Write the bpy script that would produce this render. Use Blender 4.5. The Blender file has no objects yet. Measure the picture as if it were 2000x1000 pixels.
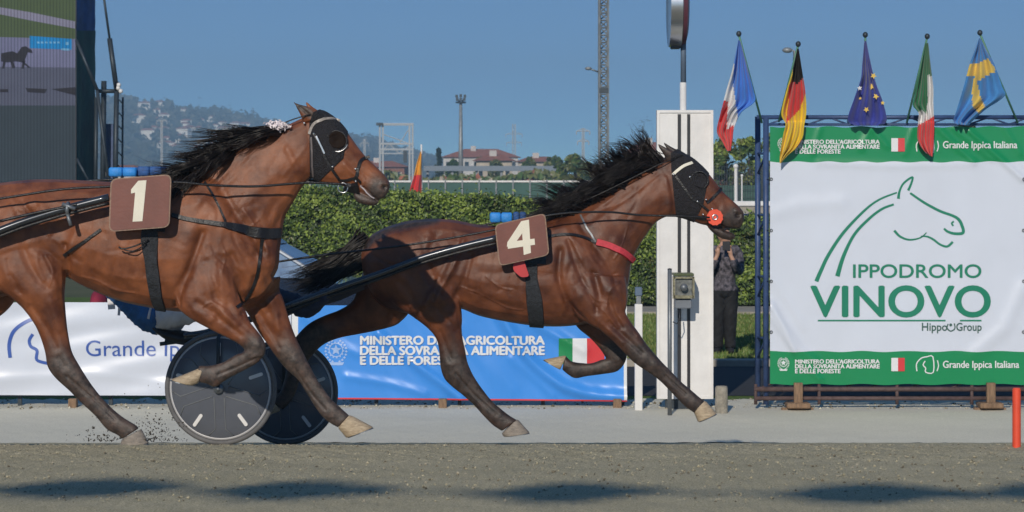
import bpy, bmesh, math, random
import numpy as np
from mathutils import Vector, Matrix
from mathutils.bvhtree import BVHTree
R = random.Random(7)
NR = np.random.RandomState(11)
scene = bpy.context.scene
COL = scene.collection

# ------------------------------------------------------------------ camera
F = 4725.0            # focal length in picture widths/2000
ZC = 1.65             # height of the lens above the world zero
cam_d = bpy.data.cameras.new('camera')
cam = bpy.data.objects.new('camera', cam_d); COL.objects.link(cam)
cam.location = (0, 0, ZC); cam.rotation_euler = (math.radians(90), 0, 0)
cam_d.sensor_width = 36.0; cam_d.lens = 36.0 * F / 2000.0
cam_d.shift_y = -160.0 / 2000.0
cam_d.clip_start = 0.1; cam_d.clip_end = 12000
cam_d.dof.use_dof = True; cam_d.dof.focus_distance = 16.5; cam_d.dof.aperture_fstop = 9.0
scene.camera = cam

# ------------------------------------------------------------------ sun and sky
SUN = Vector((0.205, 1.0, -0.475)).normalized()      # direction the light travels
EL = math.asin(-SUN.z)
w = bpy.data.worlds.new('World'); scene.world = w; w.use_nodes = True
nt = w.node_tree
bg = nt.nodes['Background']; sky = nt.nodes.new('ShaderNodeTexSky')
sky.sky_type = 'NISHITA'; sky.sun_disc = False
sky.sun_elevation = EL; sky.sun_rotation = math.atan2(-SUN.x, -SUN.y)
sky.air_density = 1.0; sky.dust_density = 0.35; sky.ozone_density = 2.2; sky.altitude = 250
stc = nt.nodes.new('ShaderNodeTexCoord'); smp = nt.nodes.new('ShaderNodeMapping'); smp.inputs['Location'].default_value = (0, 0, .05); smp.inputs['Scale'].default_value = (1, 1, 4.5)
nt.links.new(stc.outputs['Generated'], smp.inputs[0]); nt.links.new(smp.outputs[0], sky.inputs[0])
stn = nt.nodes.new('ShaderNodeMix'); stn.data_type = 'RGBA'; stn.blend_type = 'MULTIPLY'; stn.inputs[0].default_value = 1.0; stn.inputs[7].default_value = (.86, 1.35, 1.66, 1)
nt.links.new(sky.outputs[0], stn.inputs[6]); nt.links.new(stn.outputs[2], bg.inputs[0]); bg.inputs[1].default_value = 0.092
sl = bpy.data.lights.new('sun', 'SUN'); sl.energy = 3.9; sl.angle = math.radians(0.5); sl.color = (1.0, 0.915, 0.79)
so = bpy.data.objects.new('sun', sl); COL.objects.link(so)
so.rotation_euler = SUN.to_track_quat('-Z', 'Y').to_euler(); so.location = (-6, -20, 14)
scene.view_settings.view_transform = 'Standard'; scene.view_settings.look = 'None'
scene.view_settings.exposure = 0.0; scene.view_settings.gamma = 1.0
try:
    scene.cycles.volume_bounces = 0; scene.cycles.max_bounces = 6; scene.cycles.use_denoising = True
except Exception: pass

# ------------------------------------------------------------------ mapping and ground profile
def P(px, py, Y):
    return Vector(((px - 1000.0) / F * Y, Y, ZC - (py - 340.0) / F * Y))
def PX(px, Y): return (px - 1000.0) / F * Y
def PZ(py, Y): return ZC - (py - 340.0) / F * Y
GP = [(0, -1.50), (11.0, -1.515), (14.15, -1.592), (14.3, -1.607), (22.7, -1.607 - (22.7 - 14.3) * 0.1087),
      (25.6, -2.405), (46, -2.42), (400, -2.45)]
def gz(Y):
    for (a, za), (b, zb) in zip(GP, GP[1:]):
        if Y <= b: return ZC + za + (zb - za) * (Y - a) / (b - a)
    return ZC + GP[-1][1]

# ------------------------------------------------------------------ materials
def srgb(c):
    return tuple(((v / 12.92) if v <= 0.04045 else ((v + 0.055) / 1.055) ** 2.4) for v in (x / 255.0 for x in c)) + (1,)
def mat(name, c, rough=0.6, metal=0.0, spec=0.5, var=0.12, nscale=6.0, bump=0.0, bscale=60.0, c2=None, coat=0.0, trans=0.0, emit=0.0, det=5.0, stretch=None):
    m = bpy.data.materials.new(name); m.use_nodes = True
    n = m.node_tree.nodes; l = m.node_tree.links; b = n['Principled BSDF']
    c = tuple(c[:3]); c2 = c2 or tuple(v * (1 - var * 2) for v in c)
    tc = n.new('ShaderNodeTexCoord'); mp = n.new('ShaderNodeMapping'); l.new(tc.outputs['Object'], mp.inputs[0])
    if stretch: mp.inputs['Scale'].default_value = stretch
    no = n.new('ShaderNodeTexNoise'); no.inputs['Scale'].default_value = nscale; no.inputs['Detail'].default_value = det
    no.inputs['Roughness'].default_value = 0.62
    l.new(mp.outputs[0], no.inputs['Vector'])
    cr = n.new('ShaderNodeValToRGB'); cr.color_ramp.elements[0].position = 0.32; cr.color_ramp.elements[1].position = 0.68
    cr.color_ramp.elements[0].color = c2 + (1,); cr.color_ramp.elements[1].color = c + (1,)
    l.new(no.outputs[0], cr.inputs[0]); l.new(cr.outputs[0], b.inputs['Base Color'])
    b.inputs['Roughness'].default_value = rough; b.inputs['Metallic'].default_value = metal
    b.inputs['Specular IOR Level'].default_value = spec
    b.inputs['Coat Weight'].default_value = coat
    if emit: l.new(cr.outputs[0], b.inputs['Emission Color']); b.inputs['Emission Strength'].default_value = emit
    if bump:
        n2 = n.new('ShaderNodeTexNoise'); n2.inputs['Scale'].default_value = bscale; n2.inputs['Detail'].default_value = 4
        l.new(mp.outputs[0], n2.inputs['Vector'])
        bp = n.new('ShaderNodeBump'); bp.inputs['Strength'].default_value = bump; bp.inputs['Distance'].default_value = 0.02
        l.new(n2.outputs[0], bp.inputs['Height']); l.new(bp.outputs[0], b.inputs['Normal'])
    return m
M = {}
M['white_paint'] = mat('white_paint', (.74, .73, .72), .5, var=.07, nscale=5, bump=.12, bscale=30, det=8)
M['black_paint'] = mat('black_paint', (.02, .02, .024), .4)
M['leather'] = mat('black_leather', (.014, .013, .015), .42, bump=.25, bscale=90, var=.3)
M['webbing'] = mat('dark_webbing', (.03, .034, .042), .7, bump=.6, bscale=140, var=.35, nscale=50)
M['steel'] = mat('bright_steel', (.62, .62, .64), .28, 1.0, var=.05)
M['dull_metal'] = mat('dull_grey_metal', (.22, .24, .26), .5, .6, var=.15, bump=.1)
M['dark_metal'] = mat('dark_metal', (.045, .06, .075), .5, .4, var=.2)
M['blue_steel'] = mat('blue_painted_steel', (.045, .085, .21), .45, var=.2, bump=.1)
M['rust'] = mat('rusty_rail', (.12, .075, .07), .7, var=.25, nscale=20)
M['wood'] = mat('weathered_wood', (.3, .19, .115), .8, var=.25, nscale=9, bump=.4, stretch=(6, 6, 1))
M['plate'] = mat('brown_number_board', (.175, .056, .040), .5, var=.1, nscale=9, bump=.05)
M['plate_rim'] = mat('worn_tan_rim', (.32, .2, .14), .6, var=.25, nscale=60)
M['cream'] = mat('cream_paint', (.74, .70, .58), .55, var=.05)
M['bright_blue'] = mat('bright_blue_pad', (.03, .27, .74), .6, var=.12, nscale=30, bump=.2, bscale=80)
M['mid_blue'] = mat('muted_blue_pad', (.035, .12, .36), .7, var=.25, nscale=30, bump=.2)  # duller, darker blue for one half of the two-tone pad
M['hoof'] = mat('pale_hoof_horn', (.50, .40, .27), .5, var=.22, nscale=14, bump=.35, bscale=40, c2=(.27, .20, .13), stretch=(2, 2, 7))
M['hoofgrey'] = mat('grey_hoof_horn', (.30, .26, .22), .55, var=.22, nscale=14, bump=.35, bscale=40, stretch=(2, 2, 7))
M['mane'] = mat('black_mane_hair', (.020, .014, .012), .45, spec=.4, var=.3, nscale=30)
M['eye'] = mat('dark_eye', (.01, .006, .004), .08)
M['hood'] = mat('black_mesh_hood', (.016, .014, .018), .7, bump=.8, bscale=120, var=.3, nscale=40)
M['red'] = mat('red_pad', (.5, .03, .035), .5, var=.1)
M['orange'] = mat('orange_red_plastic', (.80, .085, .035), .45, var=.08)
M['pink'] = mat('pink_red_sleeve', (.62, .05, .07), .6, var=.15, nscale=40)
M['fluff'] = mat('white_fluffy_wool', (.86, .78, .8), .9, var=.1, nscale=20)
M['rubber'] = mat('tyre_rubber', (.13, .13, .135), .7, var=.15, nscale=12)
M['disc'] = mat('smoky_plastic_disc', (.105, .115, .14), .24, var=.08, nscale=5)
M['seam'] = mat('grey_seam', (.17, .18, .19), .5)
M['silk_blue'] = mat('driver_blue_cloth', (.015, .14, .42), .55, var=.25, nscale=9, bump=.3, bscale=18)
M['silk_white'] = mat('driver_white_cloth', (.7, .7, .74), .6, var=.08)
M['navy'] = mat('navy_cloth', (.01, .018, .05), .7, var=.3, nscale=12, bump=.3, bscale=25)
M['skin'] = mat('skin', (.50, .29, .20), .5, var=.08)
M['black_cloth'] = mat('black_cloth', (.012, .012, .014), .85, var=.3, bump=.3, bscale=25)
M['helmet'] = mat('white_helmet_shell', (.7, .7, .7), .25, var=.04, coat=.4)
M['hair'] = mat('dark_hair', (.02, .013, .01), .5)

def link_mesh(name, V, Fc, mats, midx=None, parent=None, smooth=True, base=None):
    me = bpy.data.meshes.new(name)
    V = np.asarray(V, dtype=np.float64).reshape(-1, 3)
    off = np.array(parent['_b']) if parent is not None else np.array(base if base is not None else (0, 0, 0))
    me.from_pydata((V - off).tolist(), [], [tuple(int(i) for i in f) for f in Fc])
    for m in (mats if isinstance(mats, (list, tuple)) else [mats]): me.materials.append(M[m] if isinstance(m, str) else m)
    if midx is not None: me.polygons.foreach_set('material_index', np.asarray(midx, dtype=np.int32))
    me.polygons.foreach_set('use_smooth', [bool(smooth)] * len(me.polygons))
    me.update()
    o = bpy.data.objects.new(name, me); COL.objects.link(o)
    if parent is not None:
        o.parent = parent
        if parent.type != 'EMPTY': pass
    else: o.location = off.tolist()
    o['_b'] = off.tolist()
    return o
def tag(o, label=None, cat=None, group=None, kind=None):
    if label: o['label'] = label
    if cat: o['category'] = cat
    if group: o['group'] = group
    if kind: o['kind'] = kind
    return o
def empty(name, base, label, cat, group=None):
    o = bpy.data.objects.new(name, None); COL.objects.link(o); o.location = base; o.empty_display_size = .1
    o['_b'] = [float(x) for x in base]
    return tag(o, label, cat, group)
def copy_tree(o, parent=None, **kw):
    c = o.copy(); COL.objects.link(c)
    if parent is not None: c.parent = parent
    for ch in [x for x in list(bpy.data.objects) if x.parent == o]: copy_tree(ch, c)
    return c

class MB:
    def __init__(s): s.v = []; s.f = []; s.m = []; s.cm = 0
    def mset(s, i): s.cm = i; return s
    def add(s, vs, fs):
        k = len(s.v); s.v += [tuple(x) for x in vs]; s.f += [tuple(i + k for i in f) for f in fs]; s.m += [s.cm] * len(fs); return s
    def box(s, x0, x1, y0, y1, z0, z1, rot=0.0, bev=0.0):
        cx, cy = (x0 + x1) / 2, (y0 + y1) / 2
        if bev > 0:
            b = min(bev, abs(x1 - x0) * .3, abs(y1 - y0) * .3, abs(z1 - z0) * .3)
            rings = []
            for z, q in ((z0, b), (z0 + b, 0), (z1 - b, 0), (z1, b)):
                rings.append([(x0 + q, y0 + b + q * .0, z), (x0 + b, y0 + q, z), (x1 - b, y0 + q, z), (x1 - q, y0 + b, z),
                              (x1 - q, y1 - b, z), (x1 - b, y1 - q, z), (x0 + b, y1 - q, z), (x0 + q, y1 - b, z)])
            vs = [p for r in rings for p in r]
            fs = [tuple(reversed(range(8))), tuple(range(24, 32))]
            for r in range(3):
                for i in range(8):
                    j = (i + 1) % 8; fs.append((r * 8 + i, r * 8 + j, r * 8 + 8 + j, r * 8 + 8 + i))
        else:
            vs = [(x, y, z) for z in (z0, z1) for x, y in ((x0, y0), (x1, y0), (x1, y1), (x0, y1))]
            fs = [(3, 2, 1, 0), (4, 5, 6, 7), (0, 1, 5, 4), (1, 2, 6, 5), (2, 3, 7, 6), (3, 0, 4, 7)]
        if rot:
            c, q = math.cos(rot), math.sin(rot)
            vs = [(cx + (x - cx) * c - (y - cy) * q, cy + (x - cx) * q + (y - cy) * c, z) for x, y, z in vs]
        return s.add(vs, fs)
    def tube(s, pts, rad, n=8, cap=True, flat=1.0):
        pts = [Vector(p) for p in pts]; rs = rad if isinstance(rad, (list, tuple)) else [rad] * len(pts)
        up = Vector((0, 0, 1)); vs = []; prev = None
        for i, p in enumerate(pts):
            t = (pts[min(i + 1, len(pts) - 1)] - pts[max(i - 1, 0)])
            if t.length < 1e-9: t = Vector((0, 0, 1))
            t.normalize()
            if prev is None:
                a = t.cross(Vector((0, 1, 0)))
                if a.length < .2: a = t.cross(Vector((1, 0, 0)))
            else: a = prev - t * prev.dot(t)
            a.normalize(); prev = a; b = t.cross(a)
            for k in range(n):
                q = 2 * math.pi * k / n
                vs.append(p + a * math.cos(q) * rs[i] + b * math.sin(q) * rs[i] * flat)
        fs = []
        for i in range(len(pts) - 1):
            for k in range(n):
                j = (k + 1) % n; fs.append((i * n + k, i * n + j, i * n + n + j, i * n + n + k))
        if cap: fs.append(tuple(reversed(range(n)))); fs.append(tuple(range((len(pts) - 1) * n, len(pts) * n)))
        return s.add(vs, fs)
    def ball(s, c, r, sc=(1, 1, 1), n=12):
        c = Vector(c); vs = [c + Vector((0, 0, -r * sc[2]))]; h = n // 2
        for i in range(1, h):
            a = math.pi * i / h - math.pi / 2
            for k in range(n):
                q = 2 * math.pi * k / n
                vs.append(c + Vector((math.cos(a) * math.cos(q) * r * sc[0], math.cos(a) * math.sin(q) * r * sc[1], math.sin(a) * r * sc[2])))
        vs.append(c + Vector((0, 0, r * sc[2]))); fs = []
        for k in range(n):
            j = (k + 1) % n; fs.append((0, 1 + j, 1 + k)); L = 1 + (h - 2) * n; fs.append((L + k, L + j, len(vs) - 1))
            for i in range(h - 2): a = 1 + i * n; fs.append((a + k, a + j, a + n + j, a + n + k))
        return s.add(vs, fs)
    def torus(s, c, rr, r, ax1, ax2, n=32, m=8, arc=(0, 2 * math.pi), closed=True):
        ax1 = Vector(ax1); ax2 = Vector(ax2); c = Vector(c); ax3 = ax1.cross(ax2).normalized(); vs = []; fs = []
        nn = n if closed else n + 1
        for i in range(nn):
            a = arc[0] + (arc[1] - arc[0]) * i / n; d = ax1 * math.cos(a) + ax2 * math.sin(a)
            for k in range(m):
                q = 2 * math.pi * k / m; vs.append(c + d * (rr + r * math.cos(q)) + ax3 * r * math.sin(q))
        for i in range(n):
            i2 = (i + 1) % nn
            for k in range(m):
                j = (k + 1) % m; fs.append((i * m + k, i2 * m + k, i2 * m + j, i * m + j))
        return s.add(vs, fs)
    def prism(s, poly, fr, bk):
        """poly: list of 3D front points; extrude from front offset to back offset vectors"""
        n = len(poly); fr = Vector(fr); bk = Vector(bk)
        vs = [Vector(p) + fr for p in poly] + [Vector(p) + bk for p in poly]
        fs = [tuple(range(n)), tuple(reversed(range(n, 2 * n)))]
        for i in range(n):
            j = (i + 1) % n; fs.append((i, i + n, j + n, j))
        return s.add(vs, fs)
    def build(s, name, mats, parent=None, smooth=False, base=None):
        return link_mesh(name, s.v, s.f, mats, s.m, parent, smooth, base)

def smoothnorm(o, ang=35):
    me = o.data
    try: me.set_sharp_from_angle(angle=math.radians(ang))
    except Exception: pass
    return o

def catmull(A, sub):
    A = np.asarray(A, float); n = len(A); out = []
    for i in range(n - 1):
        p0, p1, p2, p3 = A[max(i - 1, 0)], A[i], A[i + 1], A[min(i + 2, n - 1)]
        for k in range(sub):
            t = k / sub
            out.append(.5 * ((2 * p1) + (-p0 + p2) * t + (2 * p0 - 5 * p1 + 4 * p2 - p3) * t * t + (-p0 + 3 * p1 - 3 * p2 + p3) * t ** 3))
    out.append(A[-1]); return np.array(out)

def loft(mb, st, Yc, sub=4, n=18, sq=2.2):
    """st rows: xa,ya, xb,yb (outline points in picture units), half depth, depth offset"""
    st = [tuple(r) + (0.0,) * (6 - len(r)) for r in st]
    A = catmull(st, sub); vs = []; fs = []
    for r in A:
        Y = Yc + r[5]; a = P(r[0], r[1], Y); b = P(r[2], r[3], Y); c = (a + b) / 2; h = (b - a) / 2
        for k in range(n):
            q = 2 * math.pi * k / n; cq, sq_ = math.cos(q), math.sin(q)
            e = 2.0 / sq
            u = math.copysign(abs(cq) ** e, cq); v = math.copysign(abs(sq_) ** e, sq_)
            vs.append(c + h * u + Vector((0, r[4] * v, 0)))
    m = len(A)
    for i in range(m - 1):
        for k in range(n):
            j = (k + 1) % n; fs.append((i * n + k, i * n + j, i * n + n + j, i * n + n + k))
    c0 = sum((Vector(v) for v in vs[:n]), Vector()) / n; c1 = sum((Vector(v) for v in vs[-n:]), Vector()) / n
    vs += [c0, c1]
    for k in range(n):
        j = (k + 1) % n; fs.append((j, k, m * n)); fs.append(((m - 1) * n + k, (m - 1) * n + j, m * n + 1))
    return mb.add(vs, fs)

def remesh(mb, voxel, smooth_it=4, smooth_f=.5):
    me = bpy.data.meshes.new('tmp'); me.from_pydata([tuple(v) for v in mb.v], [], mb.f)
    o = bpy.data.objects.new('tmp', me); COL.objects.link(o)
    mo = o.modifiers.new('r', 'REMESH'); mo.mode = 'VOXEL'; mo.voxel_size = voxel; mo.adaptivity = 0.0
    if smooth_it:
        sm = o.modifiers.new('s', 'SMOOTH'); sm.factor = smooth_f; sm.iterations = smooth_it
    dg = bpy.context.evaluated_depsgraph_get(); ev = o.evaluated_get(dg)
    m2 = bpy.data.meshes.new_from_object(ev)
    V = np.empty(len(m2.vertices) * 3); m2.vertices.foreach_get('co', V); V = V.reshape(-1, 3)
    Fq = np.empty(len(m2.loops), dtype=np.int64); m2.loops.foreach_get('vertex_index', Fq)
    lt = np.empty(len(m2.polygons), dtype=np.int64); m2.polygons.foreach_get('loop_total', lt)
    assert (lt == 4).all() or True
    Fs = Fq.reshape(-1, 4) if (lt == 4).all() else None
    if Fs is None:
        Fs = np.array([list(p.vertices) + [p.vertices[-1]] * (4 - len(p.vertices)) for p in m2.polygons])
    bpy.data.objects.remove(o); bpy.data.meshes.remove(me); bpy.data.meshes.remove(m2)
    return V, Fs
def vnormals(V, Fs):
    n = np.cross(V[Fs[:, 2]] - V[Fs[:, 0]], V[Fs[:, 3]] - V[Fs[:, 1]]); N = np.zeros_like(V)
    for k in range(4): np.add.at(N, Fs[:, k], n)
    return N / (np.linalg.norm(N, axis=1, keepdims=True) + 1e-12)
def pxy(V):
    return np.stack([V[:, 0] / V[:, 1] * F + 1000, 340 - (V[:, 2] - ZC) / V[:, 1] * F], 1)
def polydist(Q, pl):
    pl = np.asarray(pl, float); d = np.full(len(Q), 1e9)
    if len(pl) == 1: return np.linalg.norm(Q - pl[0], axis=1)
    for a, b in zip(pl, pl[1:]):
        ab = b - a; t = np.clip(((Q - a) @ ab) / (ab @ ab + 1e-9), 0, 1)
        d = np.minimum(d, np.linalg.norm(Q - (a + t[:, None] * ab), axis=1))
    return d
def sculpt(V, Fs, strokes):
    """strokes: (polyline in picture units, width, amplitude in metres, side) side 'n' camera side, 'b' both flanks, 'f' far"""
    for pl, wd, amp, side in strokes:
        if wd < 20: wd *= .88; amp *= 1.2
        N = vnormals(V, Fs); Q = pxy(V)
        d = polydist(Q, catmull(pl, 4) if len(pl) > 2 else pl)
        g = np.exp(-(d / wd) ** 2)
        s = np.abs(N[:, 1]) if side == 'b' else np.clip(-N[:, 1] if side == 'n' else N[:, 1], 0, 1)
        V += N * (amp * g * s ** .7)[:, None]
    return V
def shell(V, Fs, thick):
    """give a cloth patch thickness: second layer inside plus a closed rim"""
    V = np.asarray(V, float); n = len(V); N = np.zeros_like(V)
    for f in Fs:
        a = np.cross(V[f[1]] - V[f[0]], V[f[2]] - V[f[0]]) if len(f) < 4 else np.cross(V[f[2]] - V[f[0]], V[f[3]] - V[f[1]])
        N[list(f)] += a
    N /= np.linalg.norm(N, axis=1, keepdims=True) + 1e-12
    E = {}
    for f in Fs:
        for i in range(len(f)): E[(f[i], f[(i + 1) % len(f)])] = 1
    rim = [(b, a, a + n, b + n) for (a, b) in E if (b, a) not in E]
    return np.vstack([V, V - N * thick]), [tuple(f) for f in Fs] + [tuple(reversed([i + n for i in f])) for f in Fs] + rim
def inpoly(Q, poly):
    poly = np.asarray(poly, float); c = np.zeros(len(Q), bool); x, y = Q[:, 0], Q[:, 1]
    j = len(poly) - 1
    for i in range(len(poly)):
        xi, yi = poly[i]; xj, yj = poly[j]
        m = ((yi > y) != (yj > y)) & (x < (xj - xi) * (y - yi) / (yj - yi + 1e-12) + xi); c ^= m; j = i
    return c

# ------------------------------------------------------------------ structure: ground
def noise2(x, y, s=1.0, seed=0.0):
    return (math.sin(x * 2.1 * s + seed) * math.cos(y * 1.7 * s + seed * 1.3) + .5 * math.sin(x * 4.7 * s + y * 3.1 * s + seed * 2.1) + .25 * math.sin(x * 9.3 * s - y * 8.1 * s + seed * 3))
def soil(name, cols, scales, bump, brough=.95, streak=None, bd=.03):
    m = bpy.data.materials.new(name); m.use_nodes = True; n = m.node_tree.nodes; l = m.node_tree.links; b = n['Principled BSDF']
    tc = n.new('ShaderNodeTexCoord')
    def nz(sc, det, st=None):
        mp = n.new('ShaderNodeMapping'); l.new(tc.outputs['Object'], mp.inputs[0])
        if st: mp.inputs['Scale'].default_value = st
        t = n.new('ShaderNodeTexNoise'); t.inputs['Scale'].default_value = sc; t.inputs['Detail'].default_value = det; t.inputs['Roughness'].default_value = .7
        l.new(mp.outputs[0], t.inputs['Vector']); return t
    a = nz(scales[0], 6); g = nz(scales[1], 3); s = nz(scales[2], 4, streak)
    r1 = n.new('ShaderNodeValToRGB'); r1.color_ramp.elements[0].position = .35; r1.color_ramp.elements[1].position = .65
    r1.color_ramp.elements[0].color = cols[0] + (1,); r1.color_ramp.elements[1].color = cols[1] + (1,); l.new(g.outputs[0], r1.inputs[0])
    r2 = n.new('ShaderNodeValToRGB'); r2.color_ramp.elements[0].position = .3; r2.color_ramp.elements[1].position = .7
    r2.color_ramp.elements[0].color = cols[2] + (1,); r2.color_ramp.elements[1].color = cols[3] + (1,); l.new(s.outputs[0], r2.inputs[0])
    mx = n.new('ShaderNodeMix'); mx.data_type = 'RGBA'; mx.blend_type = 'MULTIPLY'; mx.inputs[0].default_value = 1
    l.new(r1.outputs[0], mx.inputs[6]); l.new(r2.outputs[0], mx.inputs[7]); l.new(mx.outputs[2], b.inputs['Base Color'])
    bp = n.new('ShaderNodeBump'); bp.inputs['Strength'].default_value = bump; bp.inputs['Distance'].default_value = bd
    ad = n.new('ShaderNodeMath'); l.new(g.outputs[0], ad.inputs[0]); l.new(a.outputs[0], ad.inputs[1]); l.new(ad.outputs[0], bp.inputs['Height'])
    l.new(bp.outputs[0], b.inputs['Normal']); b.inputs['Roughness'].default_value = brough; b.inputs['Specular IOR Level'].default_value = .2
    return m
M['sand_dark'] = soil('harrowed_brown_sand', [(.35, .31, .20), (.66, .59, .41), (.84, .84, .82), (1, 1, 1)], (14, 110, 1.2), .6, streak=(1, 2, 1))
M['sand_pale'] = soil('pale_packed_sand', [(.57, .545, .45), (.70, .67, .56), (.93, .93, .92), (1, 1, 1)], (6, 60, 1.1), .3, streak=(.35, 1.3, 1))
M['grass'] = soil('mown_grass', [(.07, .12, .025), (.15, .22, .045), (.7, .75, .7), (1, 1, 1)], (5, 30, .8), .8)
M['asphalt'] = soil('grey_asphalt', [(.04, .042, .047), (.06, .062, .068), (.8, .8, .8), (1, 1, 1)], (8, 90, .7), .3)
M['plain'] = soil('distant_plain', [(.09, .11, .05), (.15, .15, .08), (.7, .7, .7), (1, 1, 1)], (.05, .3, .01), .2)
M['kerb'] = mat('pale_stone_kerb', (.36, .33, .28), .8, var=.15, nscale=4, bump=.4)

def sheet(name, x0, x1, ys, nx, zf, m, dz=0.0, label=None):
    xs = np.linspace(x0, x1, nx + 1); V = []; Fc = []
    for y in ys:
        for x in xs: V.append((x, y, zf(x, y) + dz))
    k = nx + 1
    for i in range(len(ys) - 1):
        for j in range(nx): Fc.append((i * k + j, i * k + j + 1, i * k + k + j + 1, i * k + k + j))
    o = link_mesh(name, V, Fc, m); o['kind'] = 'structure'; return o
# great plain: everything far and behind
big = MB()
NX = [-1400, -60, 60, 1400]; NY = [-300, -2, 26, 47, 400, 2600]
def plz(y): return gz(max(0, min(y, 400))) - .03 - (0.35 if -3 < y < 47 else 0)
for i in range(len(NY) - 1):
    for j in range(3):
        big.add([(NX[j], NY[i], plz(NY[i])), (NX[j + 1], NY[i], plz(NY[i])), (NX[j + 1], NY[i + 1], plz(NY[i + 1])), (NX[j], NY[i + 1], plz(NY[i + 1]))], [(0, 1, 2, 3)])
o = big.build('ground', 'plain'); o['kind'] = 'structure'
# near harrowed track with clods along the crest
def crumb(x, y):
    a = .004 * noise2(x, y, 9, 1) + .003 * noise2(x, y, 23, 4)
    return a
rs = random.Random(3)
ys = [-40, -20, -8, 0, 6, 9] + list(np.arange(9.4, 13.2, .08)) + list(np.arange(13.2, 14.6, .025)) + list(np.arange(14.7, 22.7, .1)) + [22.7]
jit = {}
def zt(x, y):
    z = gz(max(y, 0)) if y <= 400 else gz(400)
    if 9 < y < 14.6: z += crumb(x, y) + rs.uniform(-.004, .005) * (1.0 if y > 13 else .8)
    elif y >= 14.6: z += .004 * noise2(x, y, 5, 2) - .004
    return z
sheet('dark_sand_track', -5, 5, ys, 560, zt, 'sand_dark')
for sx in (-1, 1):
    ysl = [-40, 0, 6, 11, 14.15, 14.3, 22.7]
    sheet('dark_sand_track', *(sorted((sx * 5, sx * 60))), ysl, 20, lambda x, y: gz(max(y, 0)), 'sand_dark')
ys = list(np.arange(22.7, 25.8, .05))
def zp(x, y):
    z = gz(y) + .003 * noise2(x * .5, y * 1.4, 1.5, 5) + .002 * noise2(x, y, 11, 2)
    if y > 25.3: z += .05 * max(0, noise2(x, y, 4, 9)) * (y - 25.3)
    return z
sheet('pale_sand_track', -8, 8, ys, 260, zp, 'sand_pale')
for sx in (-1, 1): sheet('pale_sand_track', *(sorted((sx * 8, sx * 60))), [22.7, 25.8], 8, lambda x, y: gz(y), 'sand_pale')
sheet('lawn', -60, 60, [25.8, 32, 36, 40, 47.5], 40, lambda x, y: gz(y), 'grass')
sheet('service_path', -60, 60, [26.2, 28, 30.2], 20, lambda x, y: gz(y), 'asphalt', dz=.006)
mb = MB().box(-60, 60, 30.2, 30.42, gz(30) - .05, gz(30) + .09, bev=.01); o = mb.build('kerb_strip', 'kerb'); o['kind'] = 'structure'
mb = MB().box(-60, 60, 41.6, 43.3, gz(42) - .05, gz(42) + .05); o = mb.build('gravel_border', 'kerb'); o['kind'] = 'structure'

# grass blades on the lawn
def blades(name, x0, x1, y0, y1, n, h, mats, seed):
    r = np.random.RandomState(seed); x = r.uniform(x0, x1, n); y = r.uniform(y0, y1, n); a = r.uniform(0, math.pi, n); hh = h * r.uniform(.5, 1.2, n); ww = .012
    V = np.zeros((n, 3, 3)); g = np.array([gz(v) for v in y])
    V[:, 0] = np.stack([x - np.cos(a) * ww, y - np.sin(a) * ww, g], 1); V[:, 1] = np.stack([x + np.cos(a) * ww, y + np.sin(a) * ww, g], 1)
    V[:, 2] = np.stack([x + r.uniform(-.03, .03, n), y + r.uniform(-.03, .03, n), g + hh], 1)
    o = link_mesh(name, V.reshape(-1, 3), np.arange(3 * n).reshape(-1, 3), mats, r.randint(0, len(mats), n), smooth=False)
    return o
M['blade_a'] = mat('grass_blade', (.12, .20, .035), .6, var=.2); M['blade_b'] = mat('dry_grass_blade', (.25, .27, .08), .6, var=.2)
tag(blades('grass', 0.5, 4.4, 30.6, 41.4, 26000, .06, ['blade_a', 'blade_a', 'blade_b'], 5), 'mown green grass between the path and the hedge', 'grass', kind='stuff')

# loose clods on the harrowed sand
def clods(name, n, x0, x1, y0, y1, s0, s1, seed, mats):
    r = np.random.RandomState(seed); X = r.uniform(x0, x1, n); Y = r.uniform(y0, y1, n); S = s0 + (s1 - s0) * r.uniform(0, 1, n) ** 5; Z = np.array([gz(v) for v in Y]) + S * .25
    D = np.array([[1, 0, 0], [-1, 0, 0], [0, 1, 0], [0, -1, 0], [0, 0, .75], [0, 0, -.75]]); th = r.uniform(0, 6.28, n); c, s = np.cos(th), np.sin(th)
    V = D[None] * S[:, None, None] * r.uniform(.6, 1.3, (n, 6, 1)); V = np.stack([V[..., 0] * c[:, None] - V[..., 1] * s[:, None], V[..., 0] * s[:, None] + V[..., 1] * c[:, None], V[..., 2]], -1) + np.stack([X, Y, Z], -1)[:, None]
    T = np.array([(0, 2, 4), (2, 1, 4), (1, 3, 4), (3, 0, 4), (2, 0, 5), (1, 2, 5), (3, 1, 5), (0, 3, 5)]); Fc = (T[None] + (np.arange(n) * 6)[:, None, None]).reshape(-1, 3)
    return link_mesh(name, V.reshape(-1, 3), Fc, mats, np.repeat(r.randint(0, len(mats), n), 8), smooth=False)
M['clod_d'] = mat('damp_clod', (.17, .145, .095), .95); M['clod_l'] = mat('dry_clod', (.36, .32, .235), .95)
tag(clods('sand_clods', 16000, -3.4, 3.4, 11.2, 15.6, .002, .011, 51, ['sand_dark', 'clod_d', 'clod_l', 'sand_dark']), 'loose crumbs and clods on the dark harrowed sand', 'sand', kind='stuff')
tag(clods('track_edge_crumbs', 3500, -5.8, 5.8, 25.0, 25.9, .004, .022, 52, ['sand_pale', 'clod_d', 'clod_l']), 'crumbs of soil piled along the inner edge of the pale sand', 'soil', kind='stuff')
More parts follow.
